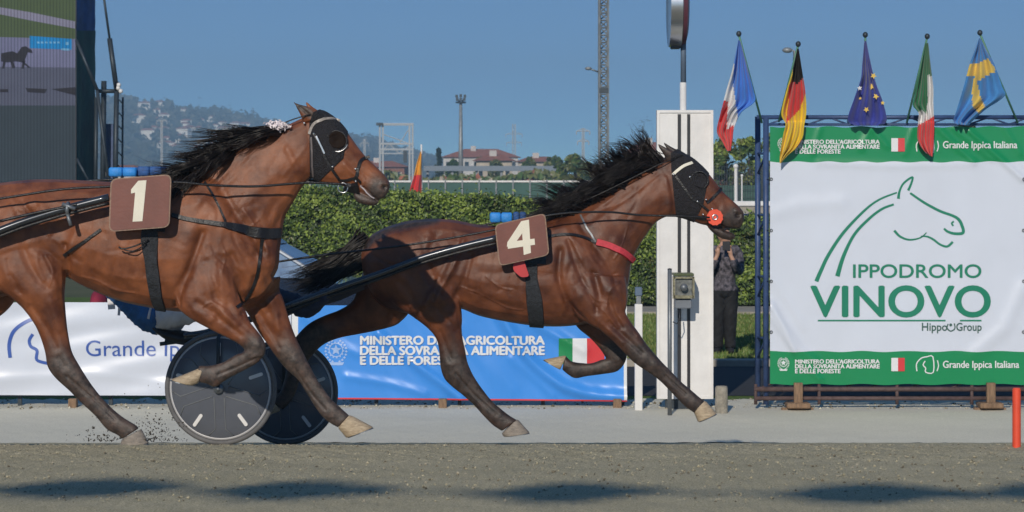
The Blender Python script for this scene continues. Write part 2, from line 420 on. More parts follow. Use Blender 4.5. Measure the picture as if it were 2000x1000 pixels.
# ------------------------------------------------------------------ foliage helper
def leafmat(name, a, b):
    m = mat(name, a, .5, var=.2, nscale=1.3, c2=b, det=3); return m
M['leaf_hi'] = leafmat('yellow_green_leaf', (.22, .28, .045), (.15, .22, .03)); M['leaf_mid'] = leafmat('green_leaf', (.075, .125, .02), (.045, .08, .014))
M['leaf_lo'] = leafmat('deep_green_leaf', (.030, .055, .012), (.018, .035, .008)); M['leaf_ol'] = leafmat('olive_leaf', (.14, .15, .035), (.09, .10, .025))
M['leaf_ci'] = leafmat('conifer_leaf', (.025, .045, .02), (.015, .03, .014)); M['bark'] = mat('bark', (.08, .06, .045), .9, var=.3, bump=.6)
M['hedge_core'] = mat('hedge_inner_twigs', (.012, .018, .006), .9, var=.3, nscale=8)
def leaves(C, N, size, r, aspect=1.5):
    """C: (n,3) centres, N: (n,3) rough normals"""
    n = len(C); N = N + r.normal(0, .55, (n, 3)); N /= np.linalg.norm(N, axis=1, keepdims=True) + 1e-9
    t = np.cross(N, r.normal(0, 1, (n, 3))); t /= np.linalg.norm(t, axis=1, keepdims=True) + 1e-9; b = np.cross(N, t)
    s = (size * r.uniform(.6, 1.3, n))[:, None]; L = s * aspect
    V = np.stack([C - b * L, C + t * s * .8 - b * L * .1 + N * s * .25, C + b * L, C - t * s * .8 - b * L * .1 + N * s * .25], 1)
    return V.reshape(-1, 3), np.arange(4 * n).reshape(-1, 4)

# ------------------------------------------------------------------ hedge
def hedge():
    r = np.random.RandomState(21); YH = 44.0; x0, x1 = PX(330, YH), PX(1560, YH)
    root = empty('hedge', ((x0 + x1) / 2, YH, gz(44)), 'long clipped green hedge of small shiny leaves behind the horses', 'hedge')
    def top(x):
        px = x / YH * F + 1000
        return PZ(np.interp(px, [300, 560, 700, 820, 960, 1100, 1200, 1500, 1600], [372, 368, 376, 384, 388, 404, 420, 430, 430]), YH)
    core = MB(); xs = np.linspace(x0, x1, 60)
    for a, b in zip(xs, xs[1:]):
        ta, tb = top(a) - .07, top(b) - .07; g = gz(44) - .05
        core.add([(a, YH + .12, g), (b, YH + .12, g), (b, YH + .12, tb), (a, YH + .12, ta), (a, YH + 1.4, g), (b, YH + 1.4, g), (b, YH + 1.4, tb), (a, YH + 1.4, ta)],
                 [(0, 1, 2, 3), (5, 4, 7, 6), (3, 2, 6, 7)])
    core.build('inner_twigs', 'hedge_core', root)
    n = 42000; x = r.uniform(x0, x1, n); t = np.array([top(v) for v in x]); u = r.uniform(0, 1, n); g = gz(44)
    lump = np.array([.07 * noise2(a * 1.6, b * 9, 1.4, 3) for a, b in zip(x, u)])
    z = g + .05 + (t - g) * u ** .92; y = YH + r.exponential(.05, n) - .02 - lump
    z += (u > .93) * r.exponential(.03, n)
    Nn = np.tile([0, -1, .35], (n, 1)); C1 = np.stack([x, y, z], 1)
    m = 9000; x = r.uniform(x0, x1, m); t = np.array([top(v) for v in x]); y = YH + r.uniform(0, 1.3, m)
    z = t - .05 + r.exponential(.035, m) + .03 * np.sin(x * 7) * np.sin(y * 5 + x)
    C = np.vstack([C1, np.stack([x, y, z], 1)]); Nn = np.vstack([Nn, np.tile([0, -.2, 1], (m, 1))])
    V, Fc = leaves(C, Nn, .026, r)
    pick = r.uniform(0, 1, len(C)) + .22 * np.clip((C[:, 2] - gz(44)) / 1.9 - .35, 0, 1) + .25 * np.array([noise2(a * .9, c * 2.1, 1.2, 8) for a, c in zip(C[:, 0], C[:, 2])])  # light leaf share rises with height: top highlights put into the colour
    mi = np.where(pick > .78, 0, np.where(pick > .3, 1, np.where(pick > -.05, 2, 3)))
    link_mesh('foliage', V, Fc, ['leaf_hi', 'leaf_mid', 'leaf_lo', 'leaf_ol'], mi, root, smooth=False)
hedge()

def tree(name, base, h, wd, label, cat, mats, n=2500, leaf=.25, seed=1, trunk=.3, cone=False, group=None, depth=None):
    r = np.random.RandomState(seed); root = empty(name, base, label, cat, group); bx, by, bz = base; depth = depth or wd
    t = MB(); tr = max(.05, wd * .04)
    t.tube([(bx, by, bz), (bx + wd * .02, by, bz + h * .4), (bx, by, bz + h * .85)], [tr, tr * .7, tr * .2], 8)
    nb = 5
    cl = []
    for i in range(34 if not cone else 44):
        if cone:
            q = r.uniform(.1, 1); rad = wd / 2 * (1 - q) * 1.05 + .05; a = r.uniform(0, 6.28)
            cl.append((bx + math.cos(a) * rad * r.uniform(.3, 1), by + math.sin(a) * rad * r.uniform(.3, 1), bz + h * q, wd * .13 * (1.25 - q)))
        else:
            a = r.uniform(0, 6.28); e = r.uniform(-.75, 1); k = r.uniform(.55, 1) * math.sqrt(max(0, 1 - e * e))
            cl.append((bx + math.cos(a) * k * wd / 2, by + math.sin(a) * k * depth / 2, bz + h * (trunk + (1 - trunk) * (.5 + .46 * e)), wd * r.uniform(.10, .2)))
    for c in cl[:9]:
        s = bz + h * r.uniform(.25, .6); t.tube([(bx, by, s), ((bx + c[0]) / 2, (by + c[1]) / 2, (s + c[2]) / 2 + h * .03), c[:3]], [tr * .5, tr * .3, tr * .08], 5)
    t.build('trunk', 'bark', root, True)
    per = n // len(cl); C = []; N = []
    for c in cl:
        d = r.normal(0, 1, (per, 3)); d /= np.linalg.norm(d, axis=1, keepdims=True); rad = r.uniform(.35, 1.1, per)[:, None] * c[3]
        C.append(np.array(c[:3]) + d * rad * [1, 1, .8]); N.append(d + [0, 0, .3])
    C = np.vstack(C); V, Fc = leaves(C, np.vstack(N), leaf, r, 1.2)
    mi = np.repeat(r.randint(0, len(mats), len(cl)), per); mi = np.where(r.uniform(0, 1, len(mi)) < .35, r.randint(0, len(mats), len(mi)), mi)
    link_mesh('crown', V, Fc, mats, mi, root, smooth=False); return root

# ------------------------------------------------------------------ far background
G = gz(400)
# hills
M['hill'] = soil('wooded_hillside', [(.07, .08, .06), (.19, .18, .14), (.6, .62, .6), (1, 1, 1)], (.02, .045, .006), .6, bd=6)
M['wood_far'] = mat('far_woodland', (.06, .07, .045), .9, var=.3, nscale=.02)
def ridge(px):
    return np.interp(px, [-400, 60, 200, 235, 290, 330, 380, 430, 480, 520, 600, 700, 760, 830, 900, 1000, 1400, 2300],
                     [215, 205, 196, 194, 199, 206, 213, 221, 232, 240, 252, 268, 282, 302, 326, 338, 344, 344])
def hill(name, Y0, Y1, off, rough, x0, x1, ht=1.0, m='hill'):
    V = []; Fc = []; nx, ny = 260, 26; r = np.random.RandomState(5)
    for i in range(ny + 1):
        t = i / ny; Y = Y0 + (Y1 - Y0) * t
        for j in range(nx + 1):
            px = x0 + (x1 - x0) * j / nx; X = PX(px, Y1)
            top = max(0, PZ(ridge(px + off), Y1) - G) * ht; s = math.sin(min(1, t) * math.pi / 2) ** 1.1
            z = G - 2 + top * s + rough * s * (noise2(X * .01, Y * .01, 1, 2) + .6 * noise2(X * .04, Y * .04, 1, 3)) * .8 - rough * s
            V.append((X * (.9 + .1 * t), Y, z))
    k = nx + 1
    for i in range(ny):
        for j in range(nx): Fc.append((i * k + j, i * k + j + 1, i * k + k + j + 1, i * k + k + j))
    o = link_mesh(name, V, Fc, m); o['kind'] = 'structure'; return np.array(V).reshape(ny + 1, nx + 1, 3)
HV = hill('hills', 1100, 1900, 0, 3.0, -500, 1500)
hr = np.random.RandomState(9)
def hill_pt(i, j): return HV[i, j]
C = []; N = []
for _ in range(5200):
    i = int(hr.randint(3, 27)); j = int(hr.randint(0, 200)); p = HV[i, j] + [hr.uniform(-5, 5), hr.uniform(-5, 5), hr.uniform(0, 3)]
    k = 4; d = hr.normal(0, 1, (k, 3)); d /= np.linalg.norm(d, axis=1, keepdims=True); d[:, 2] = abs(d[:, 2])
    sz = hr.uniform(1.5, 4.2)
    C.append(p + d * sz * [1, 1, .8]); N.append(d)
for _ in range(420):
    j = int(hr.randint(0, 200)); p = HV[26, j] + [hr.uniform(-4, 4), 0, 0]; hh = hr.uniform(1, 7) * (1 if hr.uniform() < .75 else 1.7)
    d = hr.normal(0, 1, (9, 3)) * [2.6, 2, .5 * hh]; d[:, 2] = abs(d[:, 2]); C.append(p + d); N.append(d)
C = np.vstack(C); V, Fc = leaves(C, np.vstack(N), 2.3, hr, 1.1)
tag(link_mesh('hill_woodland', V, Fc, ['wood_far', 'hill'], hr.randint(0, 2, len(C)), smooth=False), 'dark trees covering the hillside', 'woodland', kind='stuff')
# houses on the hillside
M['wall_cream'] = mat('cream_house_wall', (.50, .44, .36), .8, var=.2, nscale=.5); M['wall_white'] = mat('white_house_wall', (.56, .54, .52), .8, var=.15, nscale=.5)
M['roof_red'] = mat('red_roof_tiles', (.42, .15, .085), .8, var=.25, nscale=1.5); M['win'] = mat('dark_window_glass', (.03, .04, .05), .15)
M['wall_hill'] = mat('whitewashed_wall', (.85, .82, .76), .8)
def house_mesh(w_, d, h, rh, name='house_mesh'):
    mb = MB(); mb.mset(0).box(-w_ / 2, w_ / 2, -d / 2, d / 2, -3, h)
    o = .06 * w_
    mb.mset(1).add([(-w_ / 2 - o, -d / 2 - o, h), (w_ / 2 + o, -d / 2 - o, h), (w_ / 2 + o, d / 2 + o, h), (-w_ / 2 - o, d / 2 + o, h), (-w_ * .22, 0, h + rh), (w_ * .22, 0, h + rh)],
                   [(0, 1, 5, 4), (1, 2, 5), (2, 3, 4, 5), (3, 0, 4), (3, 2, 1, 0)])
    mb.mset(2)
    k = max(2, int(w_ / 3))
    for i in range(k):
        for z in ([1.0] if h < 5 else [1.0, 4.0]):
            x = -w_ / 2 + (i + .5) * w_ / k; mb.box(x - .5, x + .5, -d / 2 - .05, -d / 2 + .02, z, z + 1.4)
    return mb
spots = [(246, 300), (252, 238), (262, 322), (270, 290), (285, 262), (290, 245), (300, 318), (318, 300), (322, 270), (330, 306), (341, 255), (342, 262), (352, 252),
         (340, 288), (366, 262), (372, 232), (388, 244), (402, 254), (410, 240), (420, 262), (432, 252), (445, 262), (455, 250), (300, 228), (330, 226), (275, 216), (310, 212),
         (360, 225), (392, 276), (415, 282), (440, 280), (470, 272), (305, 282), (262, 268), (350, 312), (375, 298), (240, 275), (280, 300), (312, 240), (478, 256)]
protos = []
for k, (pw, ph) in enumerate(((5.5, 4.0), (8.5, 4.6), (7, 3.6))):
    protos.append(house_mesh(pw, 4.5, ph, 1.1))
first = {}; HH = []
desc = ['small', 'wide', 'low']
def whereword(px, py):
    v = 'near the ridge' if py < 240 else ('halfway up' if py < 275 else 'near the foot')
    return v
for n_, (px, py) in enumerate(spots):
    # find hillside point seen at (px, py)
    best = None
    for i in range(1, 27):
        j = int(np.clip((px + 500) / 2000 * 260 + 0, 0, 260)); p = HV[i, j]
        yy = 340 - (p[2] - ZC) / p[1] * F
        xx = p[0] / p[1] * F + 1000
        jj = int(np.clip(j + (px - xx) / (2000 / 260), 0, 260)); p = HV[i, jj]
        yy = 340 - (p[2] - ZC) / p[1] * F
        if best is None or abs(yy - py) < best[0]: best = (abs(yy - py), p)
    k = R.randrange(3); p = best[1]
    if k not in first:
        o = protos[k].build('hillside_house', ['wall_hill', 'roof_red', 'win']); first[k] = o
    else: o = first[k].copy(); COL.objects.link(o)
    o.location = (p[0], p[1], p[2] + .5); o.rotation_euler = (0, 0, R.uniform(-.5, .5))
    band = 'just under the ridge' if py < 246 else ('halfway up the slope' if py < 278 else 'low on the slope'); HH.append((band, px, o))

ORD = ['leftmost', 'second', 'third', 'fourth', 'fifth', 'sixth', 'seventh', 'eighth', 'ninth', 'tenth', 'eleventh', 'twelfth', 'thirteenth', 'fourteenth', 'fifteenth', 'sixteenth', 'seventeenth', 'eighteenth', 'nineteenth', 'twentieth']
for bd_ in ('just under the ridge', 'halfway up the slope', 'low on the slope'):
    L_ = sorted([(px, i, o) for i, (b, px, o) in enumerate(HH) if b == bd_], key=lambda q: q[:2])
    for i, (px, _, o) in enumerate(L_): tag(o, 'red roofed hill house, %s of those %s' % (ORD[i] if i == 0 else (('rightmost' if i == len(L_) - 1 else ORD[i] + ' from the left')), bd_), 'house', 'houses scattered over the hill')
# station canopy, red roofed buildings, bushes
def part(root, name, mb, m, smooth=False, label=None):
    o = mb.build(name, m, root, smooth)
    if label: o['label'] = label
    return o
M['canopy'] = mat('grey_blue_sheet_roof', (.17, .21, .26), .5, var=.12); M['brick'] = mat('red_brick_wall', (.26, .12, .085), .85, var=.2)
Yc = 240
r_ = empty('platform_canopy', (PX(980, Yc), Yc, G), 'long flat grey roof on thin posts below the red roofed houses', 'canopy')
part(r_, 'roof', MB().box(PX(828, Yc), PX(1300, Yc), Yc, Yc + 8, PZ(334, Yc), PZ(324, Yc)), 'canopy')
for px in range(835, 1300, 48): part(r_, 'post', MB().box(PX(px, Yc) - .12, PX(px, Yc) + .12, Yc + .3, Yc + .6, G, PZ(334, Yc)), 'dull_metal')
def building(px0, px1, pyw, pyr, Y, label, wallm='wall_cream', d=14, cat='house', chim=True, nwin=6):
    x0, x1 = PX(px0, Y), PX(px1, Y); root = empty('red_roofed_house', ((x0 + x1) / 2, Y, G), label, cat)
    h = PZ(pyw, Y); part(root, 'wall', MB().box(x0, x1, Y, Y + d, G, h), wallm)
    hr_ = PZ(pyr, Y); o = .5; w_ = x1 - x0
    part(root, 'roof', MB().add([(x0 - o, Y - o, h), (x1 + o, Y - o, h), (x1 + o, Y + d + o, h), (x0 - o, Y + d + o, h), (x0 + w_ * .28, Y + d / 2, hr_), (x1 - w_ * .28, Y + d / 2, hr_)],
         [(0, 1, 5, 4), (1, 2, 5), (2, 3, 4, 5), (3, 0, 4), (3, 2, 1, 0)]), 'roof_red')
    for i in range(nwin):
        x = x0 + (i + .5) * w_ / nwin; ww = w_ / nwin * .22
        part(root, 'window', MB().box(x - ww, x + ww, Y - .06, Y + .05, h - 2.1, h - .8), 'win')
    if chim: part(root, 'chimney', MB().box(x0 + w_ * .36, x0 + w_ * .36 + .9, Y + d / 2 - 2, Y + d / 2 - 1, hr_ - 1.3, hr_ + .5), 'wall_white')
    return root
building(866, 1012, 307, 290, 420, 'broad white building with a large red hipped roof left of the pylon', 'wall_white', nwin=8)
building(1012, 1092, 316, 305, 330, 'low house with a mottled red roof under the pale pylon', 'wall_cream', nwin=4)
building(930, 1000, 314, 301, 300, 'small red roofed house in front of the broad white building', 'wall_cream', nwin=4)
building(1228, 1330, 300, 276, 300, 'brick house with a brown roof beside the tall white board', 'brick', nwin=3)
building(690, 790, 326, 314, 380, 'low red roofed shed under the steel gantry', 'brick', nwin=4)
building(200, 262, 332, 322, 300, 'white flat building at the foot of the hill', 'wall_white', chim=False, nwin=4)
for i, (px, py, wpx, Y, ms, lb, cone) in enumerate([
        (857, 288, 22, 350, ['leaf_ci', 'leaf_lo'], 'dark conifer standing left of the broad red roof', True),
        (945, 306, 36, 310, ['leaf_mid', 'leaf_ol'], 'round green bush in front of the broad white building', False),
        (1080, 308, 40, 260, ['leaf_ol', 'leaf_mid'], 'olive green tree at the right end of the red roofs', False),
        (1120, 306, 52, 200, ['leaf_ol', 'leaf_mid'], 'olive bush beneath the steel pylon', False),
        (1152, 318, 40, 180, ['leaf_ol', 'leaf_lo'], 'shaggy tree at the foot of the lattice mast', False),
        (884, 309, 20, 300, ['leaf_lo', 'leaf_mid'], 'small dark tree at the left end of the broad white building', False),
        (1034, 309, 26, 290, ['leaf_mid', 'leaf_ol'], 'green tree between the broad white building and the low house', False),
        (968, 314, 24, 285, ['leaf_ol', 'leaf_lo'], 'low olive tree right of the round green bush', False),
        (640, 322, 70, 260, ['leaf_lo', 'leaf_mid'], 'dark tree behind the left horse head', False),
        (1255, 220, 70, 260, ['bark', 'bark'], 'bare brown tree behind the brick house', False)]):
    bare = ms[0] == 'bark'
    tree('conifer_tree' if cone else ('bare_tree' if bare else 'leafy_tree'), (PX(px, Y), Y, G), PZ(py, Y) - G, wpx / F * Y, lb, 'tree', ms, n=1200 if not bare else 260, leaf=.3 if not bare else .05, seed=40 + i, trunk=.2, cone=cone)
# bushes in front of the canopy
r = np.random.RandomState(31); n = 5000; Y = 232
x = r.uniform(PX(640, Y), PX(1560, Y), n); z = G + r.uniform(0, 1, n) ** .7 * (PZ(344, Y) - G + .5 * np.sin(x * .6) * np.sin(x * .23 + 1))
V, Fc = leaves(np.stack([x, Y + r.uniform(0, 3, n), z], 1), np.tile([0, -1, .5], (n, 1)), .33, r, 1.2)
tag(link_mesh('roadside_shrubs', V, Fc, ['leaf_ol', 'leaf_mid', 'roof_red', 'wall_cream'], r.choice([0, 1, 2, 3], n, p=[.55, .33, .09, .03]), smooth=False), 'mixed olive shrubs under the long canopy', 'shrubs', kind='stuff')
# row of trees on the right, each a thing
for i, (px, py, wpx) in enumerate([(1418, 270, 90), (1462, 258, 80), (1515, 262, 90), (1375, 276, 80), (1580, 270, 90)]):
    lb = ['yellow green tree behind the gap left of the banner', 'tallest yellow green tree seen left of the banner frame', 'green tree mostly behind the top left corner of the banner', 'green tree mostly behind the tall white board', 'green tree hidden behind the large banner'][i]
    Y = 110 + 3 * (i % 2); tree('leafy_tree', (PX(px, Y), Y, G), PZ(py, Y) - G, wpx / F * Y, lb, 'tree', ['leaf_hi', 'leaf_mid', 'leaf_ol'], n=4200, leaf=.085, seed=60 + i, trunk=.05)
tree('conifer_tree', (PX(1890, 95), 95, G), PZ(172, 95) - G, 110 / F * 95, 'dark spiky conifer rising behind the blue and yellow flag', 'tree', ['leaf_ci', 'leaf_lo'], n=2600, leaf=.10, seed=77, cone=True)

# windscreen fence and rails
M['net'] = mat('green_windscreen_net', (.055, .125, .105), .8, var=.15, nscale=.6); M['net_d'] = mat('dark_green_net', (.012, .10, .075), .8)
Yf = 120
fr = empty('windscreen_fence', (PX(1000, Yf), Yf, G), 'green netting fence with a white top rail beyond the hedge', 'fence')
part(fr, 'net_panel', MB().box(PX(560, Yf), PX(1340, Yf), Yf, Yf + .03, G, PZ(356, Yf)), 'net')
part(fr, 'dark_net_panel', MB().box(PX(1076, Yf), PX(1105, Yf), Yf - .05, Yf - .02, G, PZ(364, Yf)), 'net_d')
part(fr, 'top_rail', MB().box(PX(560, Yf), PX(1340, Yf), Yf - .06, Yf + .04, PZ(356, Yf), PZ(352.5, Yf)), 'white_paint')
for px in range(573, 1340, 33): part(fr, 'post', MB().box(PX(px, Yf) - .035, PX(px, Yf) + .035, Yf - .1, Yf - .05, G, PZ(351, Yf)), 'dull_metal')
Yf = 100
fr = empty('running_rail', (PX(850, Yf), Yf, G), 'white running rail just above the hedge top near the small pennant', 'rail')
part(fr, 'rail', MB().box(PX(560, Yf), PX(895, Yf), Yf, Yf + .1, PZ(384, Yf), PZ(380, Yf)), 'white_paint')
for px in range(570, 890, 40): part(fr, 'post', MB().box(PX(px, Yf) - .03, PX(px, Yf) + .03, Yf + .11, Yf + .17, G, PZ(381, Yf)), 'white_paint')
Yf = 70
fr = empty('mesh_fence', (PX(1430, Yf), Yf, G), 'tall wire mesh fence in front of the yellow green trees', 'fence')
wm = MB()
for k in range(60):
    x = PX(1340 + k * 5, Yf); wm.box(x - .008, x + .008, Yf, Yf + .01, G, PZ(325, Yf))
for k in range(12):
    z = G + (PZ(325, Yf) - G) * (k + 1) / 12; wm.box(PX(1340, Yf), PX(1640, Yf), Yf - .012, Yf - .002, z - .006, z + .006)
part(fr, 'wire_mesh', wm, 'dark_metal')
part(fr, 'net_panel', MB().box(PX(1340, Yf), PX(1640, Yf), Yf + .1, Yf + .12, G, PZ(362, Yf)), 'net')
for px in range(1345, 1640, 48): part(fr, 'post', MB().box(PX(px, Yf) - .03, PX(px, Yf) + .03, Yf + .02, Yf + .08, G, PZ(323, Yf)), 'dark_metal')
Yf = 60
fr = empty('low_white_barrier', (PX(1430, Yf), Yf, G), 'low pale barrier above the hedge between board and banner', 'barrier')
part(fr, 'beam', MB().box(PX(1340, Yf), PX(1640, Yf), Yf, Yf + .2, PZ(403, Yf), PZ(393, Yf), bev=.02), 'white_paint')
part(fr, 'panel', MB().box(PX(1340, Yf), PX(1640, Yf), Yf + .05, Yf + .12, G, PZ(403, Yf) - .003), 'kerb')
# white lamp stub behind
mb = MB(); mb.tube([(PX(1438, 63), 63, G), (PX(1437, 63), 63, PZ(326, 63))], .045, 8); mb.ball((PX(1437, 63), 63, PZ(325, 63)), .07)
tag(mb.build('white_post', 'white_paint', base=(PX(1438, 63), 63, G)), 'slim white post behind the low barrier, left of the banner frame', 'post')
mb = MB(); mb.tube([(PX(1449, 66), 66, G), (PX(1449, 66), 66, PZ(344, 66))], .02, 8); mb.ball((PX(1449, 66), 66, PZ(343, 66)), .04)
tag(mb.build('white_post', 'white_paint', base=(PX(1449, 66), 66, G)), 'shorter thin white stake right of the slim white post', 'post')

# dark car roof behind the barrier, and the blue car nearer
M['car_dark'] = mat('dark_blue_car_paint', (.012, .022, .05), .2, coat=.8, var=.1); M['car_glass'] = mat('car_glass', (.22, .38, .62), .12, spec=.9, var=.3, nscale=1.5, c2=(.02, .06, .14))  # car_glass: blue tint, with the sky reflection put into its colour
M['car_trim'] = mat('pale_car_trim', (.5, .52, .55), .3, metal=.5)
def car(base, s, yaw, label, paint='car_dark'):
    root = empty('parked_car', base, label, 'car'); bx, by, bz = base
    c, q = math.cos(yaw), math.sin(yaw)
    def T(x, y, z): return (bx + (x * c - y * q) * s, by + (x * q + y * c) * s, bz + z * s)
    side = [(-2.1, .35), (-2.15, .75), (-1.95, 1.0), (-1.5, 1.05), (1.0, .98), (1.9, .82), (2.15, .6), (2.1, .3)]
    mb = MB(); hw = .86
    mb.add([T(x, -hw, z) for x, z in side] + [T(x, hw, z) for x, z in side], [tuple(range(8)), tuple(reversed(range(8, 16)))] + [(i, i + 8, (i + 1) % 8 + 8, (i + 1) % 8) for i in range(8)])
    part(root, 'body', mb, paint)
    roof = [(-1.25, 1.03), (-.85, 1.42), (-.3, 1.5), (.2, 1.44), (1.0, 1.0)]
    mb = MB(); n = 5; hw2 = .72; hw3 = .6
    mb.add([T(x, -(hw2 if z < 1.1 else hw3), z) for x, z in roof] + [T(x, (hw2 if z < 1.1 else hw3), z) for x, z in roof], [tuple(range(n)), tuple(reversed(range(n, 2 * n)))] + [(i, i + n, (i + 1) % n + n, (i + 1) % n) for i in range(n)])
    part(root, 'window_glass', mb, 'car_glass', label=None)
    part(root, 'roof', MB().add([T(-.86, -.61, 1.43), T(.21, -.61, 1.45), T(.21, .61, 1.45), T(-.86, .61, 1.43), T(-.8, -.55, 1.5), T(.12, -.55, 1.52), T(.12, .55, 1.52), T(-.8, .55, 1.5)], [(4, 5, 6, 7), (0, 1, 5, 4), (1, 2, 6, 5), (2, 3, 7, 6), (3, 0, 4, 7)]), paint)
    part(root, 'window_trim', MB().tube([T(.2, -.62, 1.47), T(1.0, -.74, 1.0)], .025 * s, 6).tube([T(-.85, -.62, 1.45), T(.2, -.62, 1.47)], .02 * s, 6), 'car_trim')
    for wx in (-1.35, 1.35):
        for wy in (-.8, .8):
            wh = MB(); ce = Vector(T(wx, wy, .32)); a1 = Vector((c, q, 0)); wh.torus(ce, .25 * s, .075 * s, a1, Vector((0, 0, 1)), 20, 8)
            t = part(root, 'wheel', wh, 'rubber', True)
            hb = MB(); hb.torus(ce, .1 * s, .07 * s, a1, Vector((0, 0, 1)), 16, 6); part(t, 'rim', hb, 'dull_metal', True)
    for sy in (-.62, .62):
        part(root, 'headlight', MB().ball(T(2.06, sy, .66), .11 * s, (.6, 1.3, .7), 10), 'car_trim', True)
    return root
car((PX(1455, 57.5), 57.5, G), 1.0, 0.1, 'dark car behind the hedge whose roof shows above the low pale barrier', 'car_dark')
car((PX(514, 33.4), 33.4, gz(33.4)), 1.0, -0.12, 'dark blue car with a sloping blue tinted windscreen parked before the hedge', 'car_dark')
# ------------------------------------------------------------------ horses
def coat(name, hi, lo, blk):
    m = bpy.data.materials.new(name); m.use_nodes = True; n = m.node_tree.nodes; l = m.node_tree.links; b = n['Principled BSDF']
    tc = n.new('ShaderNodeTexCoord')
    no = n.new('ShaderNodeTexNoise'); no.inputs['Scale'].default_value = 5.5; no.inputs['Detail'].default_value = 7; no.inputs['Roughness'].default_value = .6; l.new(tc.outputs['Object'], no.inputs['Vector'])
    cr = n.new('ShaderNodeValToRGB'); cr.color_ramp.elements[0].position = .33; cr.color_ramp.elements[1].position = .7
    cr.color_ramp.elements[0].color = lo + (1,); cr.color_ramp.elements[1].color = hi + (1,); l.new(no.outputs[0], cr.inputs[0])  # coat mottling; its contrast also puts highlights and shadows into the colour
    at = n.new('ShaderNodeAttribute'); at.attribute_name = 'points'
    nb = n.new('ShaderNodeTexNoise'); nb.inputs['Scale'].default_value = 14; nb.inputs['Detail'].default_value = 5; l.new(tc.outputs['Object'], nb.inputs['Vector'])
    a1 = n.new('ShaderNodeMath'); a1.operation = 'MULTIPLY_ADD'; a1.inputs[1].default_value = 1.3; l.new(nb.outputs[0], a1.inputs[0]); a1.inputs[2].default_value = -.65
    a2 = n.new('ShaderNodeMath'); a2.operation = 'MULTIPLY_ADD'; a2.inputs[1].default_value = 1.12; l.new(at.outputs['Fac'], a2.inputs[0]); a2.inputs[2].default_value = -.02
    a3 = n.new('ShaderNodeMath'); a3.operation = 'MULTIPLY_ADD'; a3.use_clamp = True; l.new(a1.outputs[0], a3.inputs[0]); l.new(at.outputs['Fac'], a3.inputs[1]); l.new(a2.outputs[0], a3.inputs[2])
    bl = n.new('ShaderNodeMix'); bl.data_type = 'RGBA'; l.new(a3.outputs[0], bl.inputs[0]); l.new(cr.outputs[0], bl.inputs[6])
    # dusty dark points on the lower legs
    n3 = n.new('ShaderNodeTexNoise'); n3.inputs['Scale'].default_value = 26; n3.inputs['Detail'].default_value = 6; n3.inputs['Roughness'].default_value = .7; l.new(tc.outputs['Object'], n3.inputs['Vector'])
    c3 = n.new('ShaderNodeValToRGB'); c3.color_ramp.elements[0].position = .38; c3.color_ramp.elements[1].position = .66
    c3.color_ramp.elements[0].color = blk + (1,); c3.color_ramp.elements[1].color = (blk[0] * 2.9 + .012, blk[1] * 2.6 + .008, blk[2] * 2.4 + .007) + (1,); l.new(n3.outputs[0], c3.inputs[0])
    l.new(c3.outputs[0], bl.inputs[7]); l.new(bl.outputs[2], b.inputs['Base Color'])
    b.inputs['Specular IOR Level'].default_value = .42
    mp = n.new('ShaderNodeMapping'); mp.inputs['Scale'].default_value = (40, 40, 90); mp.inputs['Rotation'].default_value = (0, .5, 0); l.new(tc.outputs['Object'], mp.inputs[0])
    n2 = n.new('ShaderNodeTexNoise'); n2.inputs['Scale'].default_value = 2.6; n2.inputs['Detail'].default_value = 6; n2.inputs['Roughness'].default_value = .75; l.new(mp.outputs[0], n2.inputs['Vector'])
    n4 = n.new('ShaderNodeTexNoise'); n4.inputs['Scale'].default_value = 13; n4.inputs['Detail'].default_value = 4; n4.inputs['Distortion'].default_value = .5; l.new(tc.outputs['Object'], n4.inputs['Vector'])
    ma = n.new('ShaderNodeMath'); ma.operation = 'MULTIPLY_ADD'; ma.inputs[1].default_value = 2.0; l.new(n4.outputs[0], ma.inputs[0]); l.new(n2.outputs[0], ma.inputs[2])
    bp = n.new('ShaderNodeBump'); bp.inputs['Strength'].default_value = .5; bp.inputs['Distance'].default_value = .0045
    l.new(ma.outputs[0], bp.inputs['Height']); l.new(bp.outputs[0], b.inputs['Normal'])
    rr = n.new('ShaderNodeMapRange'); rr.inputs[3].default_value = .28; rr.inputs[4].default_value = .58; l.new(n4.outputs[0], rr.inputs[0]); l.new(rr.outputs[0], b.inputs['Roughness'])
    return m
M['coat_one'] = coat('bay_coat', (.29, .098, .038), (.085, .025, .010), (.030, .023, .020))
M['coat_four'] = coat('mahogany_bay_coat', (.195, .064, .026), (.055, .017, .009), (.020, .015, .013))

